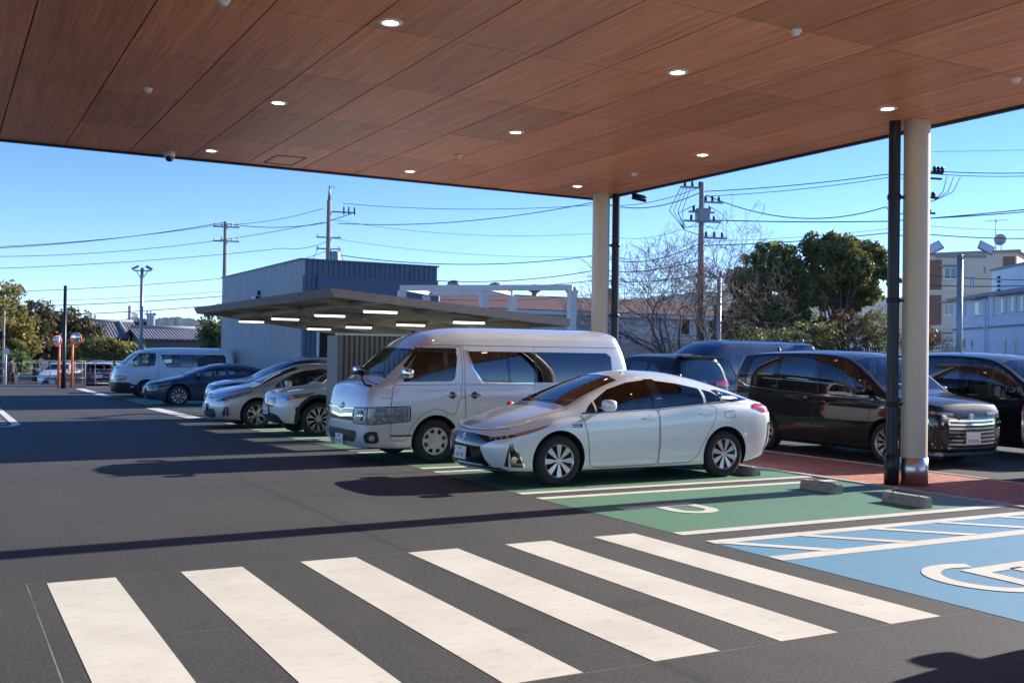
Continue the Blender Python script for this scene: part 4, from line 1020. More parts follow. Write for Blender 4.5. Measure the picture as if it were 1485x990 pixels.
M['cloth']=simple('dark_clothing',(.05,.045,.05),.9,noise=.3,scale=20)
M['skin']=simple('skin',(.35,.2,.14),.6)
M['signface']=simple('white_sign_face',(.7,.68,.66),.4)
M['kerbdark']=simple('soil',(.10,.08,.06),.95,noise=.3,scale=8)
# ================================================================ ground
GZ=[(-900,0),(8,0),(14,-.08),(20,-.14),(27,-.215),(36,-.25),(46.5,-.29),(49,-.65),(2600,-.65)]
def gz(Y):
    for (a,za),(b,zb_) in zip(GZ,GZ[1:]):
        if a<=Y<=b: return za+(zb_-za)*(Y-a)/(b-a)
    return -.65
def drape(me):
    bm=bmesh.new(); bm.from_mesh(me)
    for y,_ in GZ[1:-1]: bmesh.ops.bisect_plane(bm,geom=bm.verts[:]+bm.edges[:]+bm.faces[:],plane_co=(0,y,0),plane_no=(0,1,0))
    for v in bm.verts: v.co.z+=gz(v.co.y)
    bm.to_mesh(me); bm.free()
def sheet(name,quads,mat,z,kind='structure'):
    mb=MB()
    for q in quads:
        if len(q)==4 and not hasattr(q[0],'__len__'): x0,x1,y0,y1=q; q=[(x0,y0),(x1,y0),(x1,y1),(x0,y1)]
        mb.add([(a,b,z) for a,b in q],[tuple(range(len(q)))])
    o=obj(name,mb,mat,fix=False)
    for p in o.data.polygons:
        if p.normal.z<0: p.flip()
    drape(o.data)
    return tag(o,kind=kind)
mb=MB()
ys=[a for a,_ in GZ]; zs=[b for _,b in GZ]; xs=[-1500,3500]
for i in range(len(ys)-1): mb.add([(xs[0],ys[i],zs[i]),(xs[1],ys[i],zs[i]),(xs[1],ys[i+1],zs[i+1]),(xs[0],ys[i+1],zs[i+1])],[(0,1,2,3)])
tag(obj('ground',mb,M['asphalt'],fix=False),kind='structure')
sheet('unseen_bounce_apron',[(-20,16,-40,-6.6)],simple('bounce_apron_pale',(.55,.52,.48),.85,noise=.15,scale=2),.0025)  # pale apron added out of view, bounces sunlight up to the canopy ceiling
sheet('road',[(-200,300,50,61)],M['road'],.004)
Zm=.0025
sheet('zebra_crossing',[(.9*i,.9*i+.45,-3.352,0) for i in range(6)],M['white'],Zm)
# stall boundaries (pairs of lines) and coloured bays
pairs=[(-.12,-.59),(2.86,2.41),(5.71,5.24),(8.69,8.22),(11.67,11.2),(14.65,14.18),(17.6,17.13),(26.2,25.73),(29.1,28.63),(32.0,31.53),(34.95,34.48)]
wl=[];gr=[]
for i,(a,b) in enumerate(pairs):
    x0=5.29
    wl.append((x0,9.88,a-.155,a)); wl.append((x0,9.88,b-.155,b))
    if i+1<len(pairs) and i!=6: gr.append((x0,9.9,a,pairs[i+1][1]-.155))
sheet('green_parking_bays',gr,M['green'],Zm)
gr.append((5.29,9.9,17.6,19.5))
wl2=[(4.9,5.30,19.5,25.7),(4.9,5.30,35.0,44.5),(-20,4.2,45.2,45.4)]
sheet('blue_parking_bay',[(5.3,9.9,-6.0,-.745)],M['blue'],Zm)
# hatched side aisle of the blue bay
wl+=[(5.3,9.88,-1.56,-1.38)]
for k in range(5):
    x=5.32+k*.92; wl2.append([(x,-.74),(x+.16,-.74),(x+.78,-1.40),(x+.60,-1.40)])
for a,b in ((12.9,.155),): pass
sheet('parking_lines',wl,M['white'],Zm*2)
sheet('painted_markings',wl2+[(12.0,12.08,-6,14)],M['white'],Zm*3)
# thin layout lines left by the marking crew
ch=[(-.13,-.122,-3.6,.05),(-.3,5.2,-3.362,-3.356),(-.12,5.0,.02,.025),(.5,.85,-1.70,-1.695)]
sheet('layout_lines',ch,M['chalk'],.0008)
def arcband(c,r0,r1,a0,a1,n=26):
    return [[(c[0]+r*math.cos(a),c[1]+r*math.sin(a)) for r,a in ((r0,t0),(r1,t0),(r1,t1),(r0,t1))] for t0,t1 in [(a0+(a1-a0)*i/n,a0+(a1-a0)*(i+1)/n) for i in range(n)]]
# letter P (reads towards +X) in the green bay, wheelchair symbol in the blue bay
P=[(5.72,6.30,1.22,1.40),(6.30,6.52,1.22,1.40)]
P=[(5.70,6.62,1.22,1.40),(6.10,6.24,.98,1.22),(6.53,6.67,.98,1.22)]+arcband((6.385,.98),.145,.285,R_(-90),R_(-270+360) if 0 else R_(90),14)
P=[(5.70,6.67,1.22,1.40),(6.10,6.24,.98,1.22),(6.53,6.67,.98,1.22)]+[[(6.385+r*math.sin(a),.98-r*math.cos(a)) for r,a in ((.145,t0),(.285,t0),(.285,t1),(.145,t1))] for t0,t1 in [(R_(-90+180*i/14),R_(-90+180*(i+1)/14)) for i in range(14)]]
sheet('painted_letter',P,M['white'],Zm*3)
wc=arcband((6.30,-2.72),.36,.50,R_(60),R_(255),30)
wc+=[[(6.29,-2.44),(7.2,-2.40),(7.2,-2.56),(6.45,-2.60)],[(6.29,-2.44),(6.45,-2.60),(6.42,-3.05),(6.27,-3.05)],[(6.42,-3.05),(6.27,-3.05),(5.78,-3.40),(5.86,-3.52)],(6.72,6.86,-3.0,-2.55)]+arcband((7.42,-2.48),0.0,.15,0,2*math.pi,20)
sheet('painted_wheelchair_symbol',wc,M['white'],Zm*3)
# painted island at the left
isl=[[(-4,17.2),(.45,17.2),(.45,17.42),(-4,17.42)],[(.45,17.2),(.80,17.5),(.66,17.62),(.45,17.42)],[(.80,17.5),(.97,18.1),(.80,18.15),(.66,17.62)],[(.97,18.1),(.97,28),(.80,28),(.80,18.15)]]
for k in range(8): isl.append([(-3.5,17.9+k*1.2),(.72,18.4+k*1.2),(.72,18.62+k*1.2),(-3.5,18.12+k*1.2)])
sheet('island_marking',isl,M['white'],Zm*2)
# brick strip with pale edging
sheet('brick_pavement',[(10.0,11.95,-14,8)],M['brick'],.006)
mb=MB(); mb.b2(9.90,10.0,-14,8,-.05,.02); mb.b2(11.95,12.03,-14,8,-.05,.016); tag(obj('kerb',mb,M['kerb']),kind='structure')
mb=MB(); mb.b2(-30,5.6,46.3,46.55,-.5,-.15); tag(obj('kerb',mb,M['kerb']),kind='structure')
# wheel stops
def wheelstop(x,y,label):
    mb=MB(); w=.30
    mb.prism([(x-.08,y-w,0),(x+.08,y-w,0),(x+.055,y-w,.12),(x-.055,y-w,.12)],(0,2*w,0))
    o=obj('wheel_stop',mb,M['concrete'],bevel=.012); tag(o,label,'wheel stop',group='concrete wheel stops in the parking bays')
    for s in (-1,1):
        m=MB(); m.box((x-.072,y+s*.2,.06),(.012,.07,.03)); obj('reflector',m,M['amber'],o)
        m=MB(); m.lathe([(.001,.004),(.02,.003),(.02,-.002)],10,'z',(x,y+s*.18,.12)); obj('bolt',m,M['greym'],o)
wheelstop(8.86,1.57,'concrete wheel stop in the empty green bay, the one nearer the white hatchback')
wheelstop(8.90,.31,'concrete wheel stop in the empty green bay, the one nearer the blue bay')
wheelstop(9.22,3.42,'concrete wheel stop just behind the near rear wheel of the white hatchback')
wheelstop(9.22,4.60,'concrete wheel stop behind the far rear wheel of the white hatchback')
# ================================================================ canopy
H0=4.74; CXR,CYR=10.85,9.60
cano=thing('canopy','large flat canopy with brown wood panel ceiling over the driveway','canopy',(0,0,0))
mb=MB(); mb.b2(-8,CXR-.02,-10.6,CYR-.02,H0+.035,H0+.42); obj('roof_slab',mb,M['groove'],cano)
mb=MB()
xs_=[.04+.93*k for k in range(-8,12)]; ys_=[-.5+2.03*k for k in range(-5,5)]+[CYR-.05]
xs_=[x for x in xs_ if x<CXR-.1]+[CXR-.05]
for i in range(len(xs_)-1):
    for j in range(len(ys_)-1):
        x0,x1,y0,y1=xs_[i]+.007,xs_[i+1]-.007,ys_[j]+.007,ys_[j+1]-.007
        if y1-y0<.05: continue
        mb.b2(x0,x1,y0,y1,H0,H0+.02)
obj('ceiling_panels',mb,M['wood'],cano)
mb=MB(); mb.b2(CXR-.05,CXR+.03,-10.6,CYR+.03,H0-.03,H0+.42); mb.b2(-8,CXR-.051,CYR-.05,CYR+.03,H0-.03,H0+.42); obj('fascia',mb,M['fascia'],cano)
mb=MB(); mb.b2(-8.02,CXR+.05,-10.6,CYR+.05,H0+.421,H0+.46); obj('roof_sheet',mb,M['roofmetal'],cano)
mb=MB()
for a in ((3.98,4.47,8.50,8.52),(3.98,4.47,9.28,9.30),(3.98,4.0,8.52,9.28),(4.45,4.47,8.52,9.28)): mb.b2(a[0],a[1],a[2],a[3],H0-.008,H0-.001)
obj('access_hatch',mb,M['fascia'],cano)
def downlight(x,y,lab):
    t=thing('downlight',lab,'ceiling lamp',(x,y,H0),group='round downlights in the wood ceiling')
    m=MB(); m.lathe([(.075,-.002),(.078,-.012),(.115,-.010),(.12,-.001)],28,'z'); obj('trim_ring',m,M['whitepl'],t)
    m=MB(); m.lathe([(.001,-.004),(.074,-.004)],24,'z'); obj('diffuser',m,M['emit'],t,fix=False)
DL=[(3.0,1.31,'lit round downlight, largest and highest in the picture, left of centre'),(3.0,5.03,'lit round downlight in the left row, between the largest lamp and the dome camera'),(3.0,8.72,'lit round downlight beside the dome camera near the left ceiling edge'),
 (6.36,1.28,'lit round downlight in the middle row, nearest to the viewer'),(6.36,4.95,'lit round downlight in the middle row above the carport end'),(6.36,8.70,'lit round downlight in the middle row close to the back ceiling edge'),
 (9.59,1.25,'lit round downlight just left of the near cream column'),(9.59,4.84,'lit round downlight in the right row between the two columns'),(9.60,8.46,'lit round downlight just before the far cream column')]
for x,y,l in DL: downlight(x,y,l)
for x,y,l in [(1.45,5.16,'small white ceiling detector, leftmost, above the dome camera'),(6.38,-.5,'small white ceiling detector nearest the top centre right'),(9.64,-.48,'small white ceiling detector at the right picture edge'),(6.41,6.91,'small white ceiling detector in the middle row over the carport'),(9.64,6.72,'small white ceiling detector near the far column'),(1.48,1.47,'small white ceiling detector cut by the top picture edge')]:
    t=thing('ceiling_detector',l,'detector',(x,y,H0),group='small white detectors on the wood ceiling')
    m=MB(); m.lathe([(.001,-.001),(.06,-.001),(.06,-.02),(.045,-.03)],20,'z'); obj('base',m,M['whitepl'],t)
    m=MB(); m.lathe([(.045,-.03),(.035,-.055),(.001,-.06)],20,'z'); obj('dome',m,M['whitepl'],t)
t=thing('security_camera','white dome security camera with dark bubble at the left ceiling edge','camera',(2.45,9.15,H0))
m=MB(); m.lathe([(.001,0),(.085,0),(.09,-.07),(.075,-.09)],24,'z'); obj('housing',m,M['whitepl'],t)
m=MB(); m.lathe([(.073,-.088),(.066,-.125),(.045,-.155),(.001,-.167)],24,'z'); obj('bubble',m,M['gloss'],t)
t=thing('security_camera','small dark bullet camera under the canopy corner by the far column','camera',(10.92,8.45,H0-.03))
m=MB(); m.tube([(0,0,0),(0,0,-.07)],.02,8); obj('bracket',m,M['greym'],t)
m=MB(); m.tube([(-.08,.03,-.06),(.16,-.10,-.12)],.045,12); m.tube([(-.08,.03,-.005),(.18,-.11,-.07)],.03,6); obj('housing',m,M['pipeblk'],t)
# columns and rainwater pipes
def column(x,y,label):
    t=thing('column',label,'column',(x,y,0),group='cream round columns of the canopy')
    m=MB(); m.lathe([(.165,.36),(.165,H0-.001)],48,'z'); obj('shaft',m,M['cream'],t)
    m=MB(); m.lathe([(.001,0),(.176,0),(.176,.36),(.165,.365)],48,'z'); obj('steel_sleeve',m,M['steel'],t)
def rainpipe(x,y,label,cx,cy):
    t=thing('rainwater_pipe',label,'drainpipe',(x,y,0),group='dark rainwater pipes beside the columns')
    m=MB(); m.lathe([(.075,0),(.075,H0-.001)],24,'z'); obj('pipe',m,M['pipeblk'],t)
    m=MB(); m.lathe([(.001,0),(.095,0),(.095,.38),(.075,.40)],24,'z'); obj('foot_sleeve',m,M['pipeblk'],t)
    d=Vector((cx-x,cy-y,0)); 
    for z in (1.05,2.4,3.75):
        m=MB(); m.lathe([(.08,z-.03),(.088,z-.03),(.088,z+.03),(.08,z+.03)],20,'z'); m.beam((d.x*.2,d.y*.2,z),(d.x*.6,d.y*.6,z),.04,.04); obj('pipe_clip',m,M['pipeblk'],t)
column(10.49,1.56,'near cream round column with stainless foot sleeve, at the right'); rainpipe(10.235,1.70,'dark blue rainwater pipe clipped to the left of the near column',10.49,1.56)
column(10.49,9.0,'far cream round column at the canopy corner behind the silver van'); rainpipe(10.74,8.86,'dark blue rainwater pipe clipped to the right of the far column',10.49,9.0)
# ================================================================ metal building
def ribbed(mb,p0,p1,z0,z1,n,depth=.035,frac=.35,mi=0):
    # vertical ribs proud of a wall running from p0 to p1 (2D), normal to the right of p0->p1
    p0=Vector((*p0,0));p1=Vector((*p1,0));d=p1-p0;L=d.length;d.normalize();nn=Vector((d.y,-d.x,0))
    for i in range(n):
        c=p0+d*L*(i+.5)/n; w=L/n*frac
        a=c-d*w/2; b=c+d*w/2
        q=[a-d*.008,a+nn*depth,b+nn*depth,b+d*.008]
        mb.prism([(v.x,v.y,z0) for v in q],(0,0,z1-z0),mi)
bx0,bx1,by0,by1,bh=9.85,14.8,26.0,37.0,4.66
B=thing('wash_building','metal clad box building, light grey side and navy front, behind the carport','building',(bx0,by0,0))
def bt(mb): 
    mb.v=[(x-bx0,y-by0,z) for x,y,z in mb.v]; return mb
m=MB(); m.b2(bx0,bx0+.12,by0,by1,-.4,bh); ribbed(m,(bx0,by1),(bx0,by0),-.4,bh,70,.03,.4); obj('side_wall',bt(m),M['claddingL'],B)
m=MB(); m.b2(bx0+.12,bx1,by0,by0+.12,4.16,bh); ribbed(m,(bx0+.15,by0),(bx1,by0),4.16,bh,26,.04,.35); m.b2(bx0+.12,10.38,by0,by0+.12,-.3,4.16); ribbed(m,(bx0+.02,by0),(10.33,by0),-.3,4.16,3,.04,.35); obj('front_wall',bt(m),M['claddingD'],B)
m=MB(); m.b2(10.38,bx1,by0-.10,by0+.12,2.55,4.155); obj('plain_band',bt(m),simple('navy_panel',(.07,.11,.18),.45,.2),B)
m=MB(); m.b2(bx1-.12,bx1,by0+.12,by1,0,bh); m.b2(bx0+.12,bx1-.12,by1-.12,by1,0,bh); m.b2(bx0+.12,bx1-.12,by0+.12,by1-.12,bh-.3,bh-.2); obj('back_walls',bt(m),M['claddingD'],B)
m=MB(); m.b2(bx0-.06,bx1+.05,by0-.07,by1+.05,bh+.001,bh+.05); obj('roof_trim',bt(m),M['claddingD'],B)
m=MB()
for x in (10.40,11.9,13.3,14.65): m.b2(x,x+.09,by0-.05,by0+.05,-.3,2.549)
obj('door_posts',bt(m),M['frame'],B)
m=MB(); m.b2(10.0,14.0,30.0,30.1,-.3,2.4); obj('interior_partition',bt(m),M['plaster'],B)
for i,x in enumerate((11.4,12.3,13.3)):
    m=MB(); m.b2(x,x+.5,29.3,29.8,-.2,1.7); m.b2(x+.05,x+.45,29.25,29.3,.9,1.5); m.b2(x+.1,x+.4,29.2,29.25,1.05,1.4,1); obj('equipment_cabinet',bt(m),[M['greym'],M['dark']],B,bevel=.02)
m=MB(); m.b2(bx1,bx1+.08,by0+.1,by0+.16,3.7,4.2); m.tube([(bx1+.04,by0+.13,3.0),(bx1+.12,by0+.13,3.0),(bx1+.12,by0+.13,3.8)],.04,8); obj('side_bracket',bt(m),M['claddingD'],B)
t=thing('wall_floodlight','pair of small floodlights mounted high on the light grey cladding','lamp',(bx0,31.0,3.52))
m=MB(); m.box((-.05,0,.25),(.1,.16,.16)); obj('junction_box',m,M['dark'],t)
for s in (-1,1):
    m=MB(); m.box((-.16,s*.18,0),(.10,.22,.24),rot=Matrix.Rotation(s*.5,3,'Z')); m.beam((-.03,s*.04,.02),(-.13,s*.14,.02),.03,.03); obj('lamp_head',m,M['whitepl'] if s>0 else M['dark'],t)
# ================================================================ carport
C=thing('carport','low flat carport with bronze fascia and lit tubes over the far bays','carport',(5.02,8.9,0))
cx0,cx1,cy0,cy1=5.02,9.75,8.9,19.5
def cz(x): return 2.69-(x-cx0)*(.38/(cx1-cx0))
def ct(mb): mb.v=[(x-5.02,y-8.9,z) for x,y,z in mb.v]; return mb
m=MB()
n=48
m.prism([(cx0+.03,cy0+.03,cz(cx0)-.03),(cx1,cy0+.03,cz(cx1)-.03),(cx1,cy0+.03,cz(cx1)-.045),(cx0+.03,cy0+.03,cz(cx0)-.045)],(0,cy1-cy0-.06,0))
obj('roof_deck',ct(m),M['taupe_d'],C)
m=MB()
y=cy0+.2
while y<cy1-.1:
    m.prism([(cx0+.05,y,cz(cx0)-.046),(cx1-.05,y,cz(cx1)-.046),(cx1-.05,y,cz(cx1)-.075),(cx0+.05,y,cz(cx0)-.075)],(0,.09,0)); y+=.25
obj('deck_ribs',ct(m),M['taupe_d'],C)
fh=.15
m=MB()
m.prism([(cx0,cy0,cz(cx0)),(cx1,cy0,cz(cx1)),(cx1,cy0,cz(cx1)-fh),(cx0+.08,cy0+.0,cz(cx0)-fh)],(0,.03,0))
m.prism([(cx0,cy1-.03,cz(cx0)),(cx1,cy1-.03,cz(cx1)),(cx1,cy1-.03,cz(cx1)-fh),(cx0+.08,cy1-.03,cz(cx0)-fh)],(0,.03,0))
m.prism([(cx0,cy0+.031,cz(cx0)),(cx0+.03,cy0+.031,cz(cx0)),(cx0+.11,cy0+.031,cz(cx0)-fh),(cx0+.08,cy0+.031,cz(cx0)-fh)],(0,cy1-cy0-.062,0))
m.b2(cx1-.03,cx1,cy0+.031,cy1-.031,cz(cx1)-fh,cz(cx1))
obj('fascia',ct(m),M['taupe'],C)
for y in (10.3,13.3,16.3,19.2):
    m=MB(); m.prism([(cx0+.15,y,cz(cx0)-.08),(cx1-.06,y,cz(cx1)-.08),(cx1-.06,y,cz(cx1)-.30),(8.6,y,cz(8.6)-.30),(cx0+.15,y,cz(cx0)-.15)],(0,.12,0)); obj('cantilever_beam',ct(m),M['taupe_d'],C)
    m=MB(); m.b2(9.05,9.27,y-.03,y+.15,-.15,cz(9.2)-.32); obj('post',ct(m),M['taupe'],C)
for x in (5.9,7.2,8.5):
    m=MB()
    for a,b in ((cy0+.04,10.29),(10.43,13.29),(13.43,16.29),(16.43,19.19),(19.33,cy1-.04)): m.b2(x,x+.08,a,b,cz(x)-.16,cz(x)-.082)
    obj('purlin',ct(m),M['taupe_d'],C)
k=0
for x,names in ((6.35,'front'),(8.15,'rear')):
    for i,y in enumerate((9.95,12.75,15.9,18.9)):
        z=cz(x)-.20
        wh=['nearest the silver van','second from the silver van','third from the silver van','farthest from the silver van'][i]
        t=thing('tube_light',f'lit tube lamp under the carport, {names} row, {wh}','lamp',(x,y,z),group='tube lamps under the carport')
        m=MB(); m.prism([(-.34,-.07,-.01),(-.34,.07,-.01),(-.34,.05,.06),(-.34,-.05,.06)],(.68,0,0)); obj('housing',m,M['taupe'],t)
        m=MB(); m.prism([(-.31,-.055,-.011),(-.31,.055,-.011),(-.31,.04,-.05),(-.31,-.04,-.05)],(.62,0,0)); obj('diffuser',m,M['tube'],t)
# corrugated enclosure between the bays
F=thing('corrugated_screen','grey corrugated metal screen wall under the carport, left of the silver van','screen wall',(5.78,10.6,0))
m=MB(); m.b2(0,3.2,0,.04,0.05,1.93); ribbed(m,(0,0),(3.2,0),.05,1.93,32,.045,.5); m.b2(0,.04,.041,.6,.05,1.93); obj('sheet',m,simple('grey_corrugated',(.22,.20,.185),.5,.3,noise=.08),F)
m=MB(); m.b2(-.03,3.23,-.06,.08,1.931,1.97); obj('cap_rail',m,M['frame'],F)
# white steel frame (sign gantry) behind the carport
G=thing('steel_frame','pale steel portal frame standing behind the carport','frame',(11.2,20.7,0))
p0=Vector((0,0,0)); p1=Vector((3.75,-3.55,0)); off=Vector((1.7,1.9,0))
def zz_(v,z): return (v.x,v.y,z)
for nm,o_ in (('front_beam',Vector((0,0,0))),('rear_beam',off)):
    m=MB(); m.beam(zz_(p0+o_,3.52),zz_(p1+o_ if nm=='front_beam' else p0+o_+(p1-p0)*.55,3.52),.12,.16); obj(nm,m,M['frame'],G)
for q in (p0+Vector((.05,-.05,0)),(p0+p1)/2,p1,p0+off,p0+off+(p1-p0)*.55):
    m=MB(); m.b2(q.x-.12,q.x+.08,q.y-.1,q.y+.1,0,3.435); obj('post',m,M['frame'],G)
for q in (p0+(p1-p0)*.02,p0+(p1-p0)*.53):
    m=MB(); m.beam(zz_(q,3.50),zz_(q+off,3.50),.09,.12); obj('cross_beam',m,M['frame'],G)
# ================================================================ warehouse
def building(name,label,cat,pa,pb,z0,z1,depth,wallm,roofm=None,roof='flat',rh=1.2,over=.3):
    # facade from pa (left) to pb (right), seen from the front; local x along facade, y backwards
    pa=Vector((pa.x,pa.y,0));pb=Vector((pb.x,pb.y,0)); d=pb-pa; L=d.length; rz=math.atan2(d.y,d.x)
    t=thing(name,label,cat,(pa.x,pa.y,z0),rz); h=z1-z0
    m=MB(); m.b2(0,L,0,depth,0,h); obj('wall',m,wallm,t)
    if roof=='flat':
        m=MB(); m.b2(-over,L+over,-over,depth+over,h+.002,h+.18); obj('roof',m,roofm or M['slab'],t)
    elif roof=='gable':
        m=MB(); m.prism([(-over,-over,h+.01),(-over,depth/2,h+rh),(-over,depth+over,h+.01),(-over,depth+over,h+.12),(-over,depth/2,h+rh+.13),(-over,-over,h+.12)],(L+2*over,0,0)); obj('roof',m,roofm,t)
        m=MB(); m.prism([(0.01,0.01,h),(0.01,depth/2,h+rh-.02),(0.01,depth-.01,h)],(L-.02,0,0)); obj('gable_wall',m,wallm,t)
    return t,L,h,rz
def bwin(t,x0,x1,z0,z1,lit=False,div=True,awning=False,y=0):
    m=MB(); m.b2(x0-.05,x1+.05,y-.05,y-.003,z0-.05,z1+.05); o=obj('window',m,M['alu'],t)
    m=MB(); c=(x0+x1)/2
    if div: m.b2(x0,c-.03,y-.06,y-.051,z0,z1,0); m.b2(c+.03,x1,y-.06,y-.051,z0,z1,1 if lit else 0)
    else: m.b2(x0,x1,y-.06,y-.051,z0,z1,1 if lit else 0)
    obj('pane',m,[M['win'],M['winlit']],o)
    m=MB(); m.b2(x0-.09,x1+.09,y-.12,y-.051,z0-.10,z0-.051); obj('sill',m,M['alu'],o)
    if awning: m=MB(); m.b2(x0-.35,x1+.35,y-.55,y-.004,z1+.16,z1+.26); obj('canopy_slab',m,M['slab'],o)
pa=at(600,470,48);pb=at(1052,470,48)
Wt,WL,Wh,Wr=building('warehouse','long low warehouse with dark red roof and roof ventilators','warehouse',pa,pb,-.65,4.25,12,M['whwall'],M['redroof'],'gable',1.25,.35)
m=MB(); m.b2(-.35,WL+.35,-.42,-.351,Wh-.16,Wh+.06); obj('gutter',m,M['frame'],Wt)
def wx(u): return (at(u,470,48)-pa).length
for u0,u1 in ((745,758),(762,772),(893,901),(944,955),(957,968),(1005,1016),(650,664),(690,704)): bwin(Wt,wx(u0),wx(u1),2.9,3.55,div=False)
m=MB(); ribbed(m,(0,0),(WL,0),0,Wh-.2,90,.02,.3); obj('wall_ribs',m,M['whwall'],Wt)
for u in (668,734,796,855,914):
    m=MB(); x=wx(u)+2.4; zc=Wh+1.35
    m.lathe([(.42,-.15),(.20,.05),(.20,.22),(.38,.30),(.48,.45),(.42,.66),(.22,.76),(.001,.80)],20,'z',(x,6.0,zc)); v=obj('roof_ventilator',m,simple('galvanised',(.26,.27,.30),.5,.5) if 'galvanised' not in bpy.data.materials else bpy.data.materials['galvanised'],Wt)
# ================================================================ low white wall right
pa2=at(893,495,30);pb2=at(1052,494,30)
t=thing('boundary_wall','low white boundary wall with rail in front of the warehouse','wall',(pa2.x-3,pa2.y,0))
m=MB(); m.b2(0,pb2.x-pa2.x+12,0,.18,0,2.22); obj('wall_panel',m,M['whwall'],t)
m=MB(); m.b2(0,pb2.x-pa2.x+12,-.03,.0-.001,2.30,2.36); m.b2(0,pb2.x-pa2.x+12,-.03,.22,2.52,2.58); obj('top_rail',m,M['frame'],t)
m=MB()
for k in range(9): m.b2(k*2.1+.3,k*2.1+.36,.02,.08,2.221,2.519)
obj('rail_posts',m,M['frame'],t)
# ================================================================ apartment + pale blue building
pa=atd(1343,430,92);pb=atd(1474,430,88)
A1,L1,h1,r1=building('apartment_building','beige apartment block with brown brick panels and flat roof','building',pa,pb,-.65,10.8,11,M['beige'],M['slab'],'flat',over=.35)
def ax(u): # px -> facade coordinate
    return (u-1343)/(1474-1343)*L1
def az(v,d=90): return 1.632+(522.5-v)/FPX*d+.65
for u0,u1,v0,v1 in ((1348,1366,375,419),(1348,1366,427,471),(1348,1366,480,497),(1455,1471.5,374,396),(1455,1471.5,404,440)):
    m=MB(); m.b2(ax(u0),ax(u1),-.06,-.003,az(v1),az(v0)); obj('brick_panel',m,M['brickpan'],A1)
for u0,u1,v0,v1,dv in ((1371,1388,388,403,1),(1395,1400,389,403,0),(1371,1384,441,456,1),(1371,1384,486,496,1),(1427,1431,387,398,0),(1408,1414,400,415,1)): bwin(A1,ax(u0),ax(u1),az(v1),az(v0),div=bool(dv),awning=(u0==1371))
m=MB(); m.b2(0,L1,-.12,-.004,az(424),az(421)); m.b2(0,L1,-.12,-.004,az(476),az(473)); obj('floor_band',m,M['beige'],A1)
m=MB(); px=ax(1436); m.tube([(px,3,h1+.18),(px,3,h1+3.2)],.05,6); m.beam((px-.9,3,h1+3.1),(px+1.0,3,h1+3.1),.05,.05)
for k in range(6): m.beam((px-.8+k*.32,2.5,h1+3.1),(px-.8+k*.32,3.5,h1+3.1),.03,.03)
tag(obj('roof_antenna',m,M['greym'],None,(A1.location),(0,0,r1)),'thin television antenna mast with crossbars on the beige apartment roof','antenna')
bpy.data.objects['roof_antenna'].location=A1.matrix_basis@Vector((0,0,0))
t=thing('satellite_dish','round grey satellite dish raised above the beige apartment roof','dish',A1.matrix_basis@Vector((px+.5,2.0,h1+1.3)),r1)
m=MB(); m.lathe([(.001,.12),(.3,.06),(.5,-.06),(.48,-.06),(.3,.03),(.001,.08)],24,'y'); obj('dish',m,M['greym'],t)
m=MB(); m.tube([(0,.1,0),(0,.5,-.1),(0,.5,-1.15)],.04,6); obj('dish_mast',m,M['greym'],t)
pa=atd(1382,460,63);pb=atd(1500,460,51.5)
B2,L2,h2,r2=building('office_building','pale blue two storey building with small canopied windows','building',pa,pb,-.65,5.15,14,M['paleblue'],M['slab'],'flat',over=.28)
def perspx(u):  # px -> distance along the facade
    a,b=pa,pb; d=ray(u,460); d2=Vector((d.x,d.y)); e=Vector((b.x-a.x,b.y-a.y)); w=Vector((a.x-CX,a.y-CY))
    den=e.x*(-d2.y)+e.y*d2.x; s=(-w.x*(-d2.y)-w.y*d2.x)/den
    return s*e.length
def perspz(u,v):
    s=perspx(u)/L2; dep=63+(51.5-63)*s
    hor=501+(u+89)/3606*52
    return 1.632+(hor-v)/FPX*dep+.65
for u0,u1,v0,v1,lit in ((1393.5,1400,440,455,1),(1415.5,1427,438,455,1),(1438.5,1441.5,433,455,1),(1453.5,1459,433,451,1),(1468.5,1474.5,431,450,1),(1397,1400,490,505,0),(1409.5,1411,493,504,0),(1455,1459,492,508,1),(1470,1474,492,508,1),(1482,1488,430,449,1)):
    c=(u0+u1)/2; bwin(B2,perspx(u0),perspx(u1),perspz(c,v1),perspz(c,v0),lit=bool(lit),div=(u1-u0)>4,awning=(u1-u0)>4)
m=MB(); zf=perspz(1440,474); m.b2(-.01,L2,-.08,-.004,zf-.05,zf+.05); obj('floor_band',m,M['slab'],B2)
m=MB(); x=perspx(1430); m.tube([(x,-.08,0),(x,-.08,h2-.05)],.06,8); x=perspx(1434); m.tube([(x,-.08,0),(x,-.08,h2-.4),(x-.3,-.08,h2-.1)],.05,8); obj('downpipe',m,M['paleblue'],B2)
m=MB(); m.b2(1.2,L2+3,1.8,12,h2+.19,h2+1.75); obj('upper_wall',m,M['paleblue'],B2)
m=MB(); m.b2(1.1,L2+3.1,1.7,12.1,h2+1.752,h2+1.87); obj('parapet_cap',m,M['slab'],B2)
for u,v0,v1 in ((1397,408,422),):
    m=MB()
    for k in range(4): m.b2(2.2+.0,2.5,1.72,1.795,h2+.5+k*.25,h2+.62+k*.25)
    obj('wall_vents',m,M['dark'],B2)
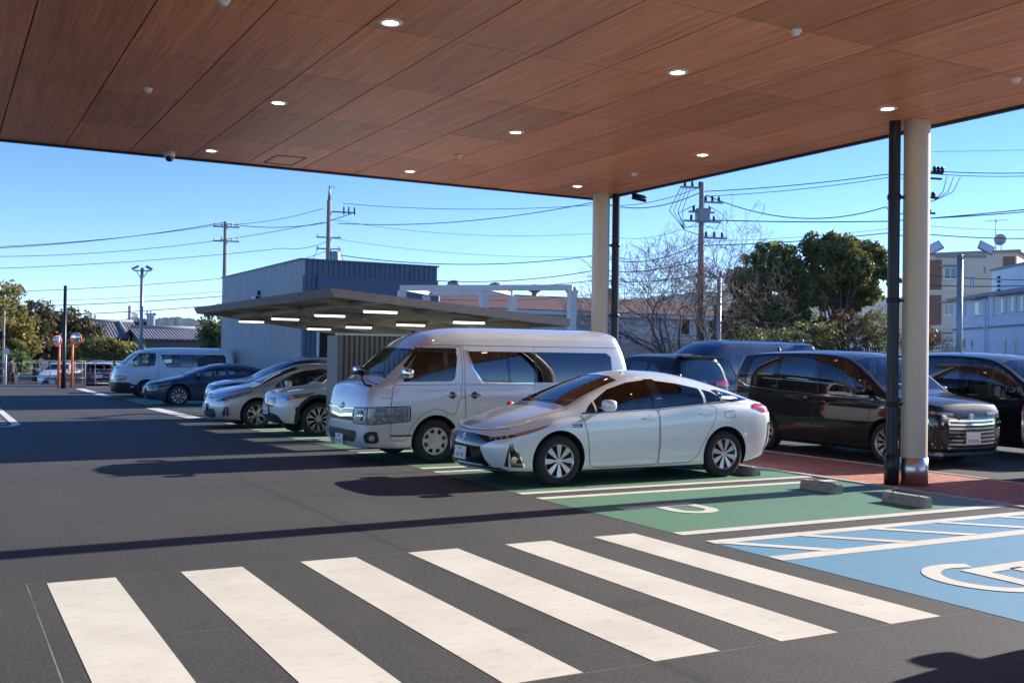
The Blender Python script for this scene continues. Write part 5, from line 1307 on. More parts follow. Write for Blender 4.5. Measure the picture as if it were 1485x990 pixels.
# ================================================================ left background
def gablehouse(name,label,u0,u1,vr,ve,vb,Y,dep,wallm,skew=0):
    a=at(u0,vb,Y);b=at(u1,vb,Y-skew); ze=at((u0+u1)/2,ve,Y).z; zr=at((u0+u1)/2,vr,Y+dep/2).z
    return building(name,label,'house',a,b,-.65,ze,dep,wallm,M['tile'],'gable',zr-ze-.05,.55)
hA=gablehouse('tiled_house','dark timber house with grey tiled hipped roof above the hedge',128,196,468,492,510,78,9,M['dark'],0)
hB=gablehouse('tiled_house','low grey walled house with long grey tiled roof behind the white van',210,304,478,494,510,72,7,M['plaster'],0)
for T_ in (hA,hB):
    t,L,h,r=T_; m=MB(); dd=(9 if T_ is hA else 7)/2; rr=(at(162,468,78+4.5).z if T_ is hA else at(257,478,72+3.5).z)+.65
    m.tube([(-.5,dd,rr+.12),(L+.5,dd,rr+.12)],.16,8); obj('ridge',m,M['slab'],t)
    for x in ([L-.6] if T_ is hA else []): m=MB(); m.tube([(x,dd,rr+.1),(x,-.5,h+.25)],.14,8); obj('ridge',m,M['slab'],t)
bwin(hB[0],L*.25 if 0 else hB[1]*.22,hB[1]*.42,1.2,2.2); bwin(hB[0],hB[1]*.62,hB[1]*.8,1.2,2.2)
# factory towers far away
o=at(205,500,230)
t=thing('factory','distant pale factory with tower and silo above the tiled roofs','factory',(o.x,o.y,-.65),-.2)
def fb(u0,u1,v,nm,y=0,mat=None):
    a=at(u0,v,230);b=at(u1,v,230); m=MB(); m.b2(a.x-o.x,b.x-o.x,y,y+8,0,a.z+.65); return obj(nm,m,mat or M['factory'],t)
fb(186,190,443,'chimney',0); fb(190,201,459,'block',1); w1=fb(201,213,462,'block',3); fb(213,223,457,'silo',0); fb(192,199,453,'upper_block',4)
m=MB()
for k in range(3):
    for j in range(3): a=at(194+j*7,466+k*8,229.6); m.b2(a.x-o.x,a.x-o.x+.9,.4,.95,a.z+.65-1.0,a.z+.65)
obj('windows',m,M['dark'],t)
m=MB()
for u,v in ((213,449),(223,452),(218,450)): a=at(u,v,230); m.b2(a.x-o.x-.12,a.x-o.x+.12,2,2.3,5,a.z+.65)
a=at(210,452,230);b=at(226,452,230); m.b2(a.x-o.x,b.x-o.x,2,2.4,a.z,a.z+.4); a=at(190,450,230);b=at(196,450,230); m.b2(a.x-o.x,b.x-o.x,2,2.4,a.z,a.z+.3); obj('gantry',m,M['greym'],t)
# hills
def hill(name,pts,D,depth=500,mat=None):
    m=MB(); n=len(pts)*14; rows=8; V=[]
    us=[pts[0][0]+(pts[-1][0]-pts[0][0])*i/n for i in range(n+1)]; f=pchip(pts)
    rnd=random.Random(3)
    for j in range(rows+1):
        for i,u in enumerate(us):
            top=atd(u,f(u),D); h=top.z+.65
            k=j/rows; d=(top-CAM).normalized(); 
            z=-1+ (h+1)*math.sin(k*math.pi/2)+ (rnd.uniform(-1,1)*h*.035 if j>1 else 0)
            p=top+Vector((d.x,d.y,0))*(depth*(k-1)); V.append((p.x,p.y,z))
    w=n+1; Fs=[(j*w+i,j*w+i+1,(j+1)*w+i+1,(j+1)*w+i) for j in range(rows) for i in range(n)]
    m.add(V,Fs,0,True); return tag(obj(name,m,mat or M['hill'],fix=False),kind='structure')
hill('hills',[(60,470),(110,468),(160,466),(200,463),(235,463),(255,461),(275,463),(300,468),(330,474),(380,478),(520,480)],1500)
hill('hills',[(560,470),(700,462),(860,445),(940,432),(1000,428),(1060,424),(1130,430),(1250,436),(1340,430),(1500,440),(1700,455)],1700)
# guard fence along the road
def rail_fence(x0,x1,Y,zg,h,nr,sp,name,label,mat,r=.03,pr=.04,group=None):
    t=thing(name,label,'fence',(x0,Y,zg),group=group); L=x1-x0
    for k in range(nr):
        z=h-(k*h*.32)-.03; m=MB(); m.tube([(0,0,z),(L,0,z)],r,8); obj('rail',m,mat,t)
    n=int(L/sp)
    for i in range(n+1): m=MB(); m.tube([(i*sp,0.07,0),(i*sp,.07,h)],pr,8); obj('post',m,mat,t)
    return t
rail_fence(-14,34,62.5,-.65,1.45,3,2.2,'guard_fence','white pipe guard fence on the far side of the road',M['frame'],.04,.055)
t=thing('mesh_fence','thin grey wire mesh fence along the edge of the lot','fence',(-8,46.42,-.15))
for i in range(9):
    m=MB(); m.tube([(i*2,0,0),(i*2,0,1.05)],.025,8); obj('post',m,M['greym'],t)
m=MB()
for z in (.06,1.03): m.tube([(0,0,z),(16,0,z)],.014,6)
obj('rail',m,M['greym'],t)
m=MB()
for k in range(5): m.tube([(0,0,.15+k*.2),(16,0,.15+k*.2)],.003,3)
for k in range(27): m.tube([(k*.6,0,.06),(k*.6,0,1.03)],.0015,3)
obj('wire_mesh',m,M['greym'],t)
# traffic mirrors, pole, sign
def tmirror(x,y,h,label,face,rr=.27,sg=1):
    t=thing('traffic_mirror',label,'mirror',(x,y,-.27),group='orange convex mirror posts at the exit')
    m=MB(); m.tube([(0,0,0),(0,0,h)],.055,14); m.lathe([(.001,h+.02),(.055,h)],14,'z'); obj('post',m,M['orange'],t)
    hd=MB(); n=28
    prof=[(.001,-.10),(rr*.5,-.085),(rr*.85,-.05),(rr*.95,-.02)]
    hd.lathe(prof,28,'y'); o=obj('mirror_face',hd,M['mirror'],t,loc=(sg*.13,-.16,h-.24),rot=(R_(8),0,face))
    m=MB(); m.lathe([(rr*.93,-.03),(rr*1.05,-.03),(rr*1.08,.02),(rr*.9,.07),(.001,.09)],28,'y'); obj('mirror_housing',m,M['orange'],o)
    m=MB(); m.beam((0,0,h-.3),(sg*.3,-.02,h-.28),.04,.04); obj('bracket',m,M['orange'],t)
pm1=at(104,560,45.6); pm2=at(85,557,46.0)
tmirror(pm1.x,45.6,at(104,483,45.6).z+.27,'orange post carrying a round convex mirror, right of the black pole',R_(-35))
tmirror(pm2.x,46.0,at(85,487,46).z+.27,'orange post carrying a pale convex mirror, left of the black pole',R_(30),.25,-1)
m=MB(); h=at(93,414,44.8).z+.27; m.tube([(0,0,0),(0,0,1.2),(0,0,h)],[.12,.09,.07],12); tag(obj('lamp_post',m,M['pipeblk'],loc=(at(92,560,44.8).x,44.8,-.27)),'tall black pole between the two orange mirror posts','pole')
p=at(8,560,52); t=thing('road_sign','round white road sign seen from behind at the left picture edge','sign',(p.x,52,-.65))
m=MB(); m.tube([(0,0,0),(0,0,2.2)],.035,8); obj('post',m,M['frame'],t); m=MB(); m.disc((0,-.06,2.03),.17,(0,-1,0),24,0,.02); obj('sign_face',m,M['signface'],t)
p=at(4,560,58); m=MB(); m.tube([(0,0,0),(0,0,4.3)],.06,8); tag(obj('utility_pole',m,M['pole'],loc=(p.x,58,-.65)),'thin grey pole cut by the left picture edge','pole')
# roll cage with bicycles' tangle by the mirrors
for i,(u,lab) in enumerate(((112,'wire roll cage standing right of the black pole'),(96,'wire roll cage standing behind the orange mirror posts'))):
    p=at(u,560,47.2); t=thing('roll_cage',lab,'cage',(p.x,47.3,-.35),.2+i*.3)
    m=MB()
    for sx in (-.3,.3):
        for sy in (-.25,.25): m.tube([(sx,sy,.1),(sx,sy,1.35)],.02,6)
    for z in (.15,.5,.9,1.33):
        for a,b in (((-.3,-.25),(.3,-.25)),((-.3,.25),(.3,.25)),((-.3,-.25),(-.3,.25)),((.3,-.25),(.3,.25))): m.tube([(*a,z),(*b,z)],.014,5)
    for k in range(6): m.tube([(-.25+k*.1,-.25,.15),(-.25+k*.1,-.25,1.33)],.004,4)
    obj('frame',m,simple('cage_paint_%d'%i,(.45,.35,.33) if i else (.3,.3,.3),.5),t)
    m=MB(); m.b2(-.26,.26,-.2,.2,.18,.75); obj('load',m,simple('load_%d'%i,(.35,.25,.22) if i else (.08,.08,.09),.8,noise=.4,scale=8),t)
    for sx in (-.25,.25): m=MB(); m.lathe([(.001,-.02),(.06,-.02),(.06,.02),(.001,.02)],12,'y',(sx,-.2,.05)); obj('castor',m,M['tyre'],t)
# street light
p=at(204,505,36); t=thing('floodlight_pole','tall grey pole with two floodlights behind the white van','lamp post',(p.x,36,0)); h=at(203,388,36).z
m=MB(); m.tube([(0,0,0),(0,0,h)],[.085,.06],12); obj('pole',m,M['greym'],t)
m=MB(); m.beam((-.32,.1,h-.12),(.32,-.1,h-.12),.05,.05); m.beam((-.2,.06,h-.15),(0,0,h-.5),.03,.03); m.beam((.2,-.06,h-.15),(0,0,h-.5),.03,.03); obj('cross_arm',m,M['greym'],t)
for s in (-1,1): m=MB(); m.box((s*.25,-s*.08,h+.0),(.26,.2,.09),rot=Matrix.Rotation(s*.5,3,'Y')); obj('lamp_head',m,M['greym'],t)
# floodlight poles right
p=at(1391,505,15); t=thing('floodlight_pole','grey T-shaped pole with two tilted square floodlights before the pale blue building','lamp post',(p.x,15,0)); h=at(1391,369,15).z
m=MB(); m.tube([(0,0,0),(0,0,h)],.095,14); obj('pole',m,M['greym'],t)
m=MB(); dv=Vector((.80,-.60,0)); m.beam(tuple(dv*-.75+Vector((0,0,h-.06))),tuple(dv*.8+Vector((0,0,h-.06))),.10,.09); obj('cross_arm',m,M['greym'],t)
for s in (-1,1):
    c=dv*(s*.80)+Vector((0,0,h+.22)); rot=Matrix.Rotation(math.atan2(dv.y,dv.x),3,'Z')@Matrix.Rotation(R_(28)*s*1.0,3,'X' if 0 else 'Y')@Matrix.Rotation(R_(60),3,'X')
    m=MB(); m.box(c,(.50,.34,.05),rot=rot); m.box(c+rot@Vector((0,0,-.05)),(.3,.2,.06),rot=rot); o_=obj('lamp_head',m,M['greym'],t)
    m=MB(); m.box(c+rot@Vector((0,0,.028)),(.44,.28,.006),rot=rot); obj('lamp_glass',m,M['whitepl'],o_)
    m=MB(); m.beam(tuple(dv*(s*.72)+Vector((0,0,h-.05))),tuple(c),.04,.03); obj('lamp_bracket',m,M['greym'],t)
p=at(1042,505,22); t=thing('floodlight_pole','plain grey pole with small top lamps in front of the bare tree','lamp post',(p.x,22,0)); h=at(1042,403,22).z
m=MB(); m.tube([(0,0,0),(0,0,h)],.085,12); obj('pole',m,M['greym'],t)
m=MB(); m.beam((0,0,h),(-.45,.2,h+.25),.12,.05); m.beam((0,0,h),(.2,-.12,h+.12),.10,.05); obj('lamp_head',m,M['greym'],t)
# ================================================================ utility poles and cables
def insul(m,p,h=.22,r=.05): m.lathe([(.001,h),(r*.6,h),(r,h*.6),(r*.6,h*.55),(r,h*.25),(r*.5,0)],8,'z',p)
def upole(u,vt,Y,r,label,kind,lean=0,mat=None,zb=-.65,vb=505):
    b=at(u,vb,Y); top=at(u,vt,Y); h=top.z-zb
    t=thing('utility_pole',label,'utility pole',(b.x,Y,zb),-YAW+.25)
    m=MB(); m.tube([(0,0,0),(lean*h,0,h)],[r*1.25,r*.8],12); obj('pole',m,mat or M['pole'],t)
    if kind=='cross':
        for k,z in enumerate((h-.35,h-1.3)):
            m=MB(); m.beam((-.8,0,z),(.9,0,z),.09,.09); obj('cross_arm',m,M['greym'],t)
            for x in (-.7,-.25,.4,.8): m=MB(); insul(m,(x,0,z+.05)); obj('insulator',m,M['whitepl'],t)
    if kind=='tall':
        m=MB(); m.tube([(0,0,h),(0,0,h+.9)],[.11,.03],8); m.beam((0,0,h+.85),(.45,0,h+.75),.03,.03); obj('pole_top',m,M['greym'],t)
        m=MB(); m.beam((0,0,h-.7),(1.6,0,h-.7),.08,.08); m.beam((0,0,h-1.3),(1.4,0,h-.75),.05,.05); obj('cross_arm',m,M['greym'],t)
        for x in (.9,1.2,1.55): m=MB(); insul(m,(x,0,h-.85),.5,.06); obj('insulator',m,M['pipeblk'],t)
        m=MB(); m.lathe([(.001,0),(.30,0),(.32,.1),(.32,1.05),(.26,1.15),(.001,1.18)],18,'z',(.42,0,h-4.3)); obj('transformer',m,M['greym'],t)
        for z in (h-2.3,h-3.0,h-4.4,h-5.2,h-5.6):
            m=MB(); m.beam((-.75,0,z),(.75,0,z),.09,.08); obj('cross_arm',m,M['greym'],t)
            m=MB(); insul(m,(-.65,0,z)); insul(m,(.65,0,z)); obj('insulator',m,M['whitepl'],t)
        m=MB(); m.tube([(-.6,0,h-2.9),(-.9,0,h-3.6),(-.3,0,h-4.2)],.02,5); m.tube([(.6,0,h-2.9),(.95,0,h-3.8),(.5,0,h-4.6)],.02,5); m.tube([(-.4,0,h-4.4),(-.7,0,h-5.0),(0,0,h-5.6)],.02,5); obj('jumper_cable',m,M['wire'],t)
    if kind=='right':
        for z,x0,x1 in ((h-.25,-1.0,0.1),(h-.85,0,1.0),(h-1.3,-.6,.6),(h-1.7,-.8,.9),(h-2.4,0,1.2),(h-4.1,-.3,1.2)):
            m=MB(); m.beam((x0,0,z),(x1,0,z),.08,.08); obj('cross_arm',m,M['greym'],t)
            m=MB()
            for q in range(3): insul(m,(x0+(x1-x0)*(q+.6)/3.2,0,z+.03),.24,.07)
            obj('insulator',m,M['pipeblk'],t)
        m=MB(); m.b2(-.28,.28,-.3,.1,h-1.75,h-1.15); obj('switch_box',m,M['greym'],t,bevel=.04)
        m=MB()
        for k in range(4): m.tube([(-1.0+k*.15,0,h-.3),(-1.5+k*.2,0,h-1.3),(-.8,0,h-2.1),(-.1,0,h-2.3)],.018,5)
        for s in (-1,1): m.tube([(s*.3,0,h-1.0),(s*1.1,0,h-1.4),(s*.7,0,h-2.0),(s*.2,0,h-1.9)],.018,5)
        obj('jumper_cable',m,M['wire'],t)
        m=MB(); m.b2(-.9,-.6,-.2,.15,h-6.6,h-6.0); obj('cable_box',m,M['brownpole'],t); m=MB(); m.b2(.5,1.0,-.2,.2,h-6.5,h-6.15); obj('cable_box',m,M['brownpole'],t)
    if kind=='near':
        for z in (h-.2,h-.45,h-1.3,h-2.0): m=MB(); m.beam((-.3,0,z),(1.0-.2*(h-z),0,z),.08,.08); obj('cross_arm',m,M['wire'],t)
        m=MB()
        for k in range(3): insul(m,(.55+k*.2,0,h-.2),.3,.1); 
        insul(m,(.5,0,h-1.35),.3,.12); insul(m,(.3,0,h-2.05),.3,.1); obj('insulator',m,M['pipeblk'],t)
        m=MB()
        for k in range(3): m.tube([(1.2+k*.35,0,h-.3),(1.0+k*.25,0,h-1.0),(.5,0,h-1.45),(.1,0,h-1.5)],.018,5)
        obj('jumper_cable',m,M['wire'],t)
    return t
upole(324,321,62,.15,'grey concrete utility pole with two cross arms, left of the metal building','cross')
upole(474,290,54,.17,'tall utility pole with transformer rising behind the metal building','tall')
upole(1015,264,28,.14,'utility pole with switch box beside the bare tree','right',zb=0)
upole(1337,243,24,.14,'utility pole mostly hidden by the near column, cables hanging right','near',zb=0)
# ivy-brown leaning pole
b=at(1345,505,23); tp=at(1336,395,23); m=MB(); m.tube([(0,0,0),((tp.x-b.x)*.5,0,tp.z*.5),(tp.x-b.x,0,tp.z)],[.19,.14,.09],10); tag(obj('leaning_trunk',m,M['brownpole'],loc=(b.x,23,0)),'brown leaning dead trunk right of the near cream column','trunk')
def cable(pts,label,sag=.0,r=.022,n=18):
    m=MB(); P=[at(*p) for p in pts]
    for a,b in zip(P,P[1:]):
        Q=[a.lerp(b,i/n)+Vector((0,0,-4*sag*(i/n)*(1-i/n))) for i in range(n+1)]
        m.tube(Q,r*.72,4,cap=False,smooth=False)
    tag(obj('power_line',m,M['wire'],fix=False),label,'power line',group='power lines across the sky')
cable([(-60,360,58),(318,326,62),(470,302,54)],'upper cable rising to the left utility pole from the left edge',.25)
cable([(-60,362,59),(322,323,62.2),(474,323,54.2)],'second cable from the left edge meeting the left utility pole',.3,.03)
cable([(-60,372,60),(470,322,54.2)],'cable passing just below the left pole cross arms toward the transformer pole',.6)
cable([(-60,391,60),(410,360,56),(474,350,54.1)],'cable crossing the sky left of the metal building at mid height',.2)
cable([(-60,425,58),(330,403,60),(474,364,54.3)],'wavy cable above the left floodlight pole head',.15)
cable([(-60,439,58),(340,421,60),(600,404,56)],'thin cable just above the tree tops at left',.15,.016)
cable([(-60,446,58),(340,428,60),(600,412,56)],'lower thin cable above the tree tops at left',.15,.03)
cable([(-60,459,57),(340,440,60),(600,428,56)],'lowest cable at left, just over the conifers',.2,.03)
cable([(497,295,54),(868,297,40),(1012,273,28)],'twin upper cable from the transformer pole to the far column',.3,.022)
cable([(490,324,54),(868,292,40),(1014,280,28)],'rising cable from the transformer pole toward the right pole',.5,.03)
cable([(480,318,54),(870,338,42),(1015,322,28)],'thin cable sagging behind the metal building top',.5,.014)
cable([(480,345,54),(868,372,44),(1016,348,28)],'thin cable with spacer beads over the metal building',.4,.014)
cable([(480,368,54),(866,370,44),(1017,352,28.1)],'wavy bundled cable over the metal building roof',.6,.034)
cable([(630,407,50),(868,391,44),(1018,376,28.1)],'bundled cable just above the pale steel frame',.3,.034)
cable([(630,416,50),(868,406,44),(1018,398,28.1)],'lower bundled cable above the red roof',.2,.03)
cable([(640,434,50),(868,426,44),(1180,402,28.3)],'lowest cable grazing the red roof',.2,.02)
cable([(1016,278,28),(1285,253,25),(1337,247,24),(1540,249,20)],'upper pair cable between the right poles',.1,.026)
cable([(1016,285,28.1),(1285,258,25),(1337,251,24),(1540,253,20)],'second upper cable between the right poles',.12,.02)
cable([(1024,283,28),(1285,300,25),(1337,268,24)],'slack cable sagging between the two right poles',.75,.03)
cable([(1022,319,28),(1285,321,25),(1540,298,20)],'straight bundled cable crossing behind the near column',.05,.032)
cable([(1018,350,28),(1285,332,25),(1337,327,24),(1540,332,20)],'thin cable above the evergreen crowns',.1,.014)
cable([(1017,356,28.2),(1285,338,25),(1337,339,24),(1540,345,20)],'wavy cable touching the evergreen crowns',.1,.03)
cable([(1337,317,24),(1540,302,20)],'rising cable right of the near column',.05,.03)
cable([(1337,220,24),(1540,216,20)],'highest thin cable right of the near column',.02,.012)
cable([(1337,398,24),(1540,405,20)],'dark cable crossing in front of the apartment block',.1,.02)
cable([(1337,413,24),(1540,411,20)],'dark cable crossing in front of the pale blue building',.1,.026)
# ================================================================ trees
def leafcloud(m,centers,per,spread,size,rnd,mi=0,flat=.75):
    for c,s in centers:
        for _ in range(per):
            while True:
                v=Vector((rnd.uniform(-1,1),rnd.uniform(-1,1),rnd.uniform(-1,1)))
                if v.length<1: break
            p=c+Vector((v.x*spread*s,v.y*spread*s,v.z*spread*s*flat))
            a=Vector((rnd.gauss(0,1),rnd.gauss(0,1),rnd.gauss(0,1)+.3)).normalized(); b=a.orthogonal().normalized(); c2=a.cross(b)
            t=rnd.uniform(0,6.28); e1=(b*math.cos(t)+c2*math.sin(t))*size*rnd.uniform(.6,1.3); e2=(c2*math.cos(t)-b*math.sin(t))*size*.45*rnd.uniform(.6,1.2)
            m.add([p-e1,p+e2*.9,p+e1,p-e2*.9],[(0,1,2,3)],mi)
def tree(name,label,base,blobs,ncl,per,spread,size,mat,seed,trunk_r=.16,group=None,stems=1,show=1,hollow=.35,gap=.0):
    """blobs: (offset, radii) ellipsoids relative to the base; clumps fill their outer shell"""
    rnd=random.Random(seed); t=thing(name,label,'tree' if name!='shrub' and name!='hedge' else ('shrub' if name=='shrub' else 'hedge'),base,0,group)
    cl=[]
    tot=sum(r[0]*r[1]*r[2] for _,r in blobs)
    for o,r in blobs:
        k=max(3,int(ncl*(r[0]*r[1]*r[2])/tot))
        for _ in range(k):
            while True:
                v=Vector((rnd.uniform(-1,1),rnd.uniform(-1,1),rnd.uniform(-1,1)))
                if hollow<v.length<1: break
            if gap and math.sin(v.x*7+seed)+math.sin(v.z*9+seed*2)+math.sin(v.y*6)<-1.2+gap: continue
            cl.append((Vector(o)+Vector((v.x*r[0],v.y*r[1],v.z*r[2])),rnd.uniform(.5,1.25)))
    m=MB(); leafcloud(m,cl,per,spread,size,rnd); obj('crown',m,mat,t,fix=False)
    if show:
        m=MB()
        for s in range(stems):
            top=Vector(blobs[0][0]); off=Vector((rnd.uniform(-.5,.5),rnd.uniform(-.5,.5),0))*(stems>1)
            P=[off*.3,off*.5+Vector((top.x*.3,top.y*.3,top.z*.5)),off+top]; m.tube(P,[trunk_r,trunk_r*.7,trunk_r*.2],8)
        for c,_ in rnd.sample(cl,min(len(cl),16)):
            k=rnd.uniform(.3,.8); top=Vector(blobs[0][0]); s0=Vector((top.x*.4,top.y*.4,top.z*k*.8)); mid=s0.lerp(c,.5)+Vector((0,0,-.15))
            m.tube([s0,mid,c],[trunk_r*.38,trunk_r*.22,trunk_r*.06],5)
        obj('trunk',m,M['bark'],t,fix=False)
    return t
def rel(u,v,Y,base): p=at(u,v,Y); return (p.x-base[0],0,p.z-base[2])
# right evergreens
b=at(1112,505,25.5); b=(b.x,25.5,0)
tree('broadleaf_tree','dense dark evergreen with rounded crown, left of the pair',b,[(rel(1120,385,25.5,b),(1.15,1.2,.95)),(rel(1085,412,25.5,b),(.8,1,.65)),(rel(1145,402,25.5,b),(.75,1,.75)),(rel(1105,462,25.5,b),(1.5,1.4,1.1)),(rel(1070,480,25.5,b),(1.0,1.2,.8)),(rel(1150,440,25.5,b),(.7,.9,.9))],600,60,.30,.13,M['leafdark'],3,.2,'evergreen trees on the right',hollow=.45,gap=.15)
b=at(1225,505,24.5); b=(b.x,24.5,0)
tree('broadleaf_tree','tallest dark evergreen with olive top, right of the pair',b,[(rel(1215,385,24.5,b),(1.35,1.3,1.25)),(rel(1192,360,24.5,b),(.7,.9,.65)),(rel(1255,378,24.5,b),(.95,1,.85)),(rel(1275,405,24.5,b),(.7,.9,.8)),(rel(1180,420,24.5,b),(.7,.9,.7)),(rel(1240,430,24.5,b),(.9,1,.6))],560,60,.28,.13,M['leafolive'],5,.22,'evergreen trees on the right',hollow=.5,gap=.3)
b=at(1200,505,26.5); b=(b.x,26.5,0)
tree('broadleaf_tree','dark inner evergreen seen between the two tall crowns',b,[(rel(1215,425,26.5,b),(1.3,1.2,.9)),(rel(1160,475,26.5,b),(1.5,1.2,.7))],230,36,.30,.12,M['leafdark'],11,.2,'evergreen trees on the right',hollow=.3,gap=.4)
for i,(u,v,rx,rz,mat,lab) in enumerate(((1075,490,1.3,.5,'leafdark','low dark shrub at the foot of the left evergreen'),(1135,492,1.3,.5,'leafdark','low dark shrub under the two evergreens'),(1185,482,1.1,.8,'leafolive','olive undergrowth shrub below the tall evergreen'),(1232,480,1.2,.9,'leafbrown','brown twiggy shrub left of the dark rainwater pipe'),(1270,475,.9,1.1,'leafolive','olive shrub right beside the dark rainwater pipe'),(1330,490,.7,.6,'leafbrown','small brown shrub at the foot of the leaning trunk'))):
    b=at(u,507,22.8); b=(b.x,22.8,0); tree('shrub',lab,b,[(rel(u,v,22.8,b),(rx,.9,rz)),(rel(u+8,v+8,22.8,b),(rx*.8,.8,rz*.7))],90,26,.26,.08,M[mat],20+i,.06,'shrubs below the right trees',stems=3,hollow=.1,gap=.3)
p=atd(1425,498,50); b=(p.x,p.y,-.65); tree('shrub','round dark shrub in front of the pale blue building',b,[((0,0,1.3),(1.0,1.0,.9)),((0,0,.6),(1.2,1.1,.6))],80,24,.3,.09,M['leafdark'],40,.07,hollow=.2)
# bare trees
def bare(label,base,h,seed,spread=1,stems=3,r0=.09,lv=6,group=None,lean=0,mat=None):
    rnd=random.Random(seed); t=thing('bare_tree',label,'tree',base,0,group); m=MB(); cnt=[0]
    def grow(p,d,L,r,k):
        cnt[0]+=1; n=3; P=[p]; R=[r]
        for i in range(n):
            d=(d+Vector((rnd.gauss(0,.13),rnd.gauss(0,.13),rnd.gauss(0,.08)+.03))).normalized(); p=p+d*L/n; P.append(p); R.append(max(.007,r*(1-.35*(i+1)/n)))
        m.tube(P,R,6 if k<2 else (4 if k<4 else 3),cap=False,smooth=True)
        if k>=lv: return
        for j in range(3 if k<4 else 2):
            a=rnd.uniform(.35,.85); ax=d.orthogonal().normalized(); ax.rotate(Matrix.Rotation(rnd.uniform(0,6.28),3,d)); nd=d.copy(); nd.rotate(Matrix.Rotation(a,3,ax))
            q=P[-1] if j<2 else P[-2]; grow(q,nd,L*rnd.uniform(.62,.86),R[-1]*rnd.uniform(.6,.85),k+1)
    for s in range(stems):
        an=6.28*s/stems+rnd.uniform(0,1); d=Vector((math.cos(an)*.5*spread+lean,math.sin(an)*.4*spread,1)).normalized(); grow(Vector((0,0,0)),d,h*.30,r0,0)
    obj('branches',m,mat or M['twig'],t,fix=False); return t
b=at(1026,505,24); bare('large bare tree with spreading twigs around the utility pole',(b.x,24,0),7.2,4,1.05,5,.12,7,'bare trees on the right',-.55)
b=at(1345,505,27); bare('leafless twigs before the beige apartment block',(b.x,27,0),3.4,12,1.3,3,.045,5,'bare trees on the right')
# left trees and hedges
def bgtree(name,lab,u,vb,Y,bl,ncl,mat,seed,per=26,size=.16,spread=.45,**k):
    b=at(u,vb,Y); b=(b.x,Y,-.65); tree(name,lab,b,[(rel(a,c,Y,b),(rx,rx*.9,rz)) for a,c,rx,rz in bl],ncl,per,spread,size,M[mat],seed,.22,**k)
bgtree('broadleaf_tree','big sunlit olive tree at the left picture edge',5,515,66,[(2,440,1.6,1.4),(14,470,1.6,1.2),(25,485,1.3,1.0),(-8,470,2,1.8),(10,500,1.8,.7),(30,500,1.2,.6)],330,'leafyel',51,group='trees across the road')
bgtree('conifer','brown tinged conifer between the olive tree and the hedge',52,515,68,[(55,455,.9,1.0),(52,475,1.4,1.1),(62,470,1.0,1.0),(50,500,1.8,1.0)],230,'leafcon',52,group='trees across the road')
bgtree('conifer','dark green conifer behind the black pole',100,515,69,[(103,465,1.1,.9),(88,482,1.5,1.2),(118,482,1.5,1.1),(100,505,2.4,.9)],300,'leafcon',53,group='trees across the road')
bgtree('conifer','dark conifer left of the black pole',74,515,70,[(76,478,1.1,1.2),(70,500,1.6,1.0)],150,'leafdark',54,group='trees across the road')
bgtree('hedge','clipped hedge with yellow-green top below the tiled house',160,515,64,[(140,506,1.2,.55),(158,504,1.5,.7),(178,508,1.4,.5),(195,510,1.0,.4),(125,508,1.2,.5)],230,'leafolive',55,group=None)
bgtree('broadleaf_tree','dark tree between the grey house and the metal building',316,505,60,[(317,470,1.0,1.1),(312,485,1.1,1.0),(322,492,1.4,1.0)],150,'leafdark',56,group='trees across the road')
bgtree('shrub','small dark shrub behind the walking person',20,540,60,[(18,522,.7,.5),(22,530,.7,.4)],50,'leafdark',57)
# ================================================================ person
def person(base,h,rz,label):
    t=thing('person',label,'person',base,rz); s=h/1.7
    V=[(0,0,.95),(.0,0,1.15),(0,0,1.36),(0,0,1.46),(0,0,1.60),(.10,0,.90),(.13,.10,.50),(.14,-.02,.08),(.15,.12,.03),(-.10,0,.90),(-.12,-.06,.50),(-.13,-.20,.10),(-.14,-.06,.05),(.19,0,1.38),(.25,-.04,1.10),(.24,.12,.88),(-.19,0,1.38),(-.25,.04,1.10),(-.24,-.10,.88)]
    E=[(0,1),(1,2),(2,3),(3,4),(0,5),(5,6),(6,7),(7,8),(0,9),(9,10),(10,11),(11,12),(2,13),(13,14),(14,15),(2,16),(16,17),(17,18)]
    Rr=[.15,.14,.15,.06,.10,.11,.075,.05,.045,.11,.075,.05,.045,.075,.05,.04,.075,.05,.04]
    me=bpy.data.meshes.new('body'); me.from_pydata([(x*s,-y*s,z*s) for x,y,z in V],E,[]); o=link('tmp_body',me)
    md=o.modifiers.new('s','SKIN'); 
    for i,r in enumerate(Rr): me.skin_vertices[0].data[i].radius=(r*s,r*s*.85)
    me.skin_vertices[0].data[0].use_root=True
    sb=o.modifiers.new('u','SUBSURF'); sb.levels=2; sb.render_levels=2
    dg=bpy.context.evaluated_depsgraph_get(); out=bpy.data.meshes.new_from_object(o.evaluated_get(dg)); bpy.data.objects.remove(o)
    out.materials.clear(); out.materials.append(M['cloth']); out.materials.append(M['skin'])
    for p in out.polygons: p.material_index=1 if p.center.z>1.47*s or (p.center.z<.9*s and p.center.z>.8*s and abs(p.center.x)>.2*s) else 0
    link('body',out,t)
    m=MB(); m.lathe([(.001,.12),(.07,.10),(.105,.04),(.11,-.02),(.10,-.06)],16,'z',(0,0,1.63*s)); obj('hat',m,M['dark'],t)
    m=MB(); m.lathe([(.17,.95),(.19,1.1),(.20,1.3),(.15,1.42)],16,'z'); 
    m.v=[(x*s,y*.75*s,z*s) for x,y,z in m.v]; obj('jacket',m,simple('grey_brown_jacket',(.09,.075,.075),.9,noise=.3,scale=12),t)
p=at(16,558,54); person((p.x,54,-.65),1.68,.4,'person in dark jacket and trousers walking beside the road')
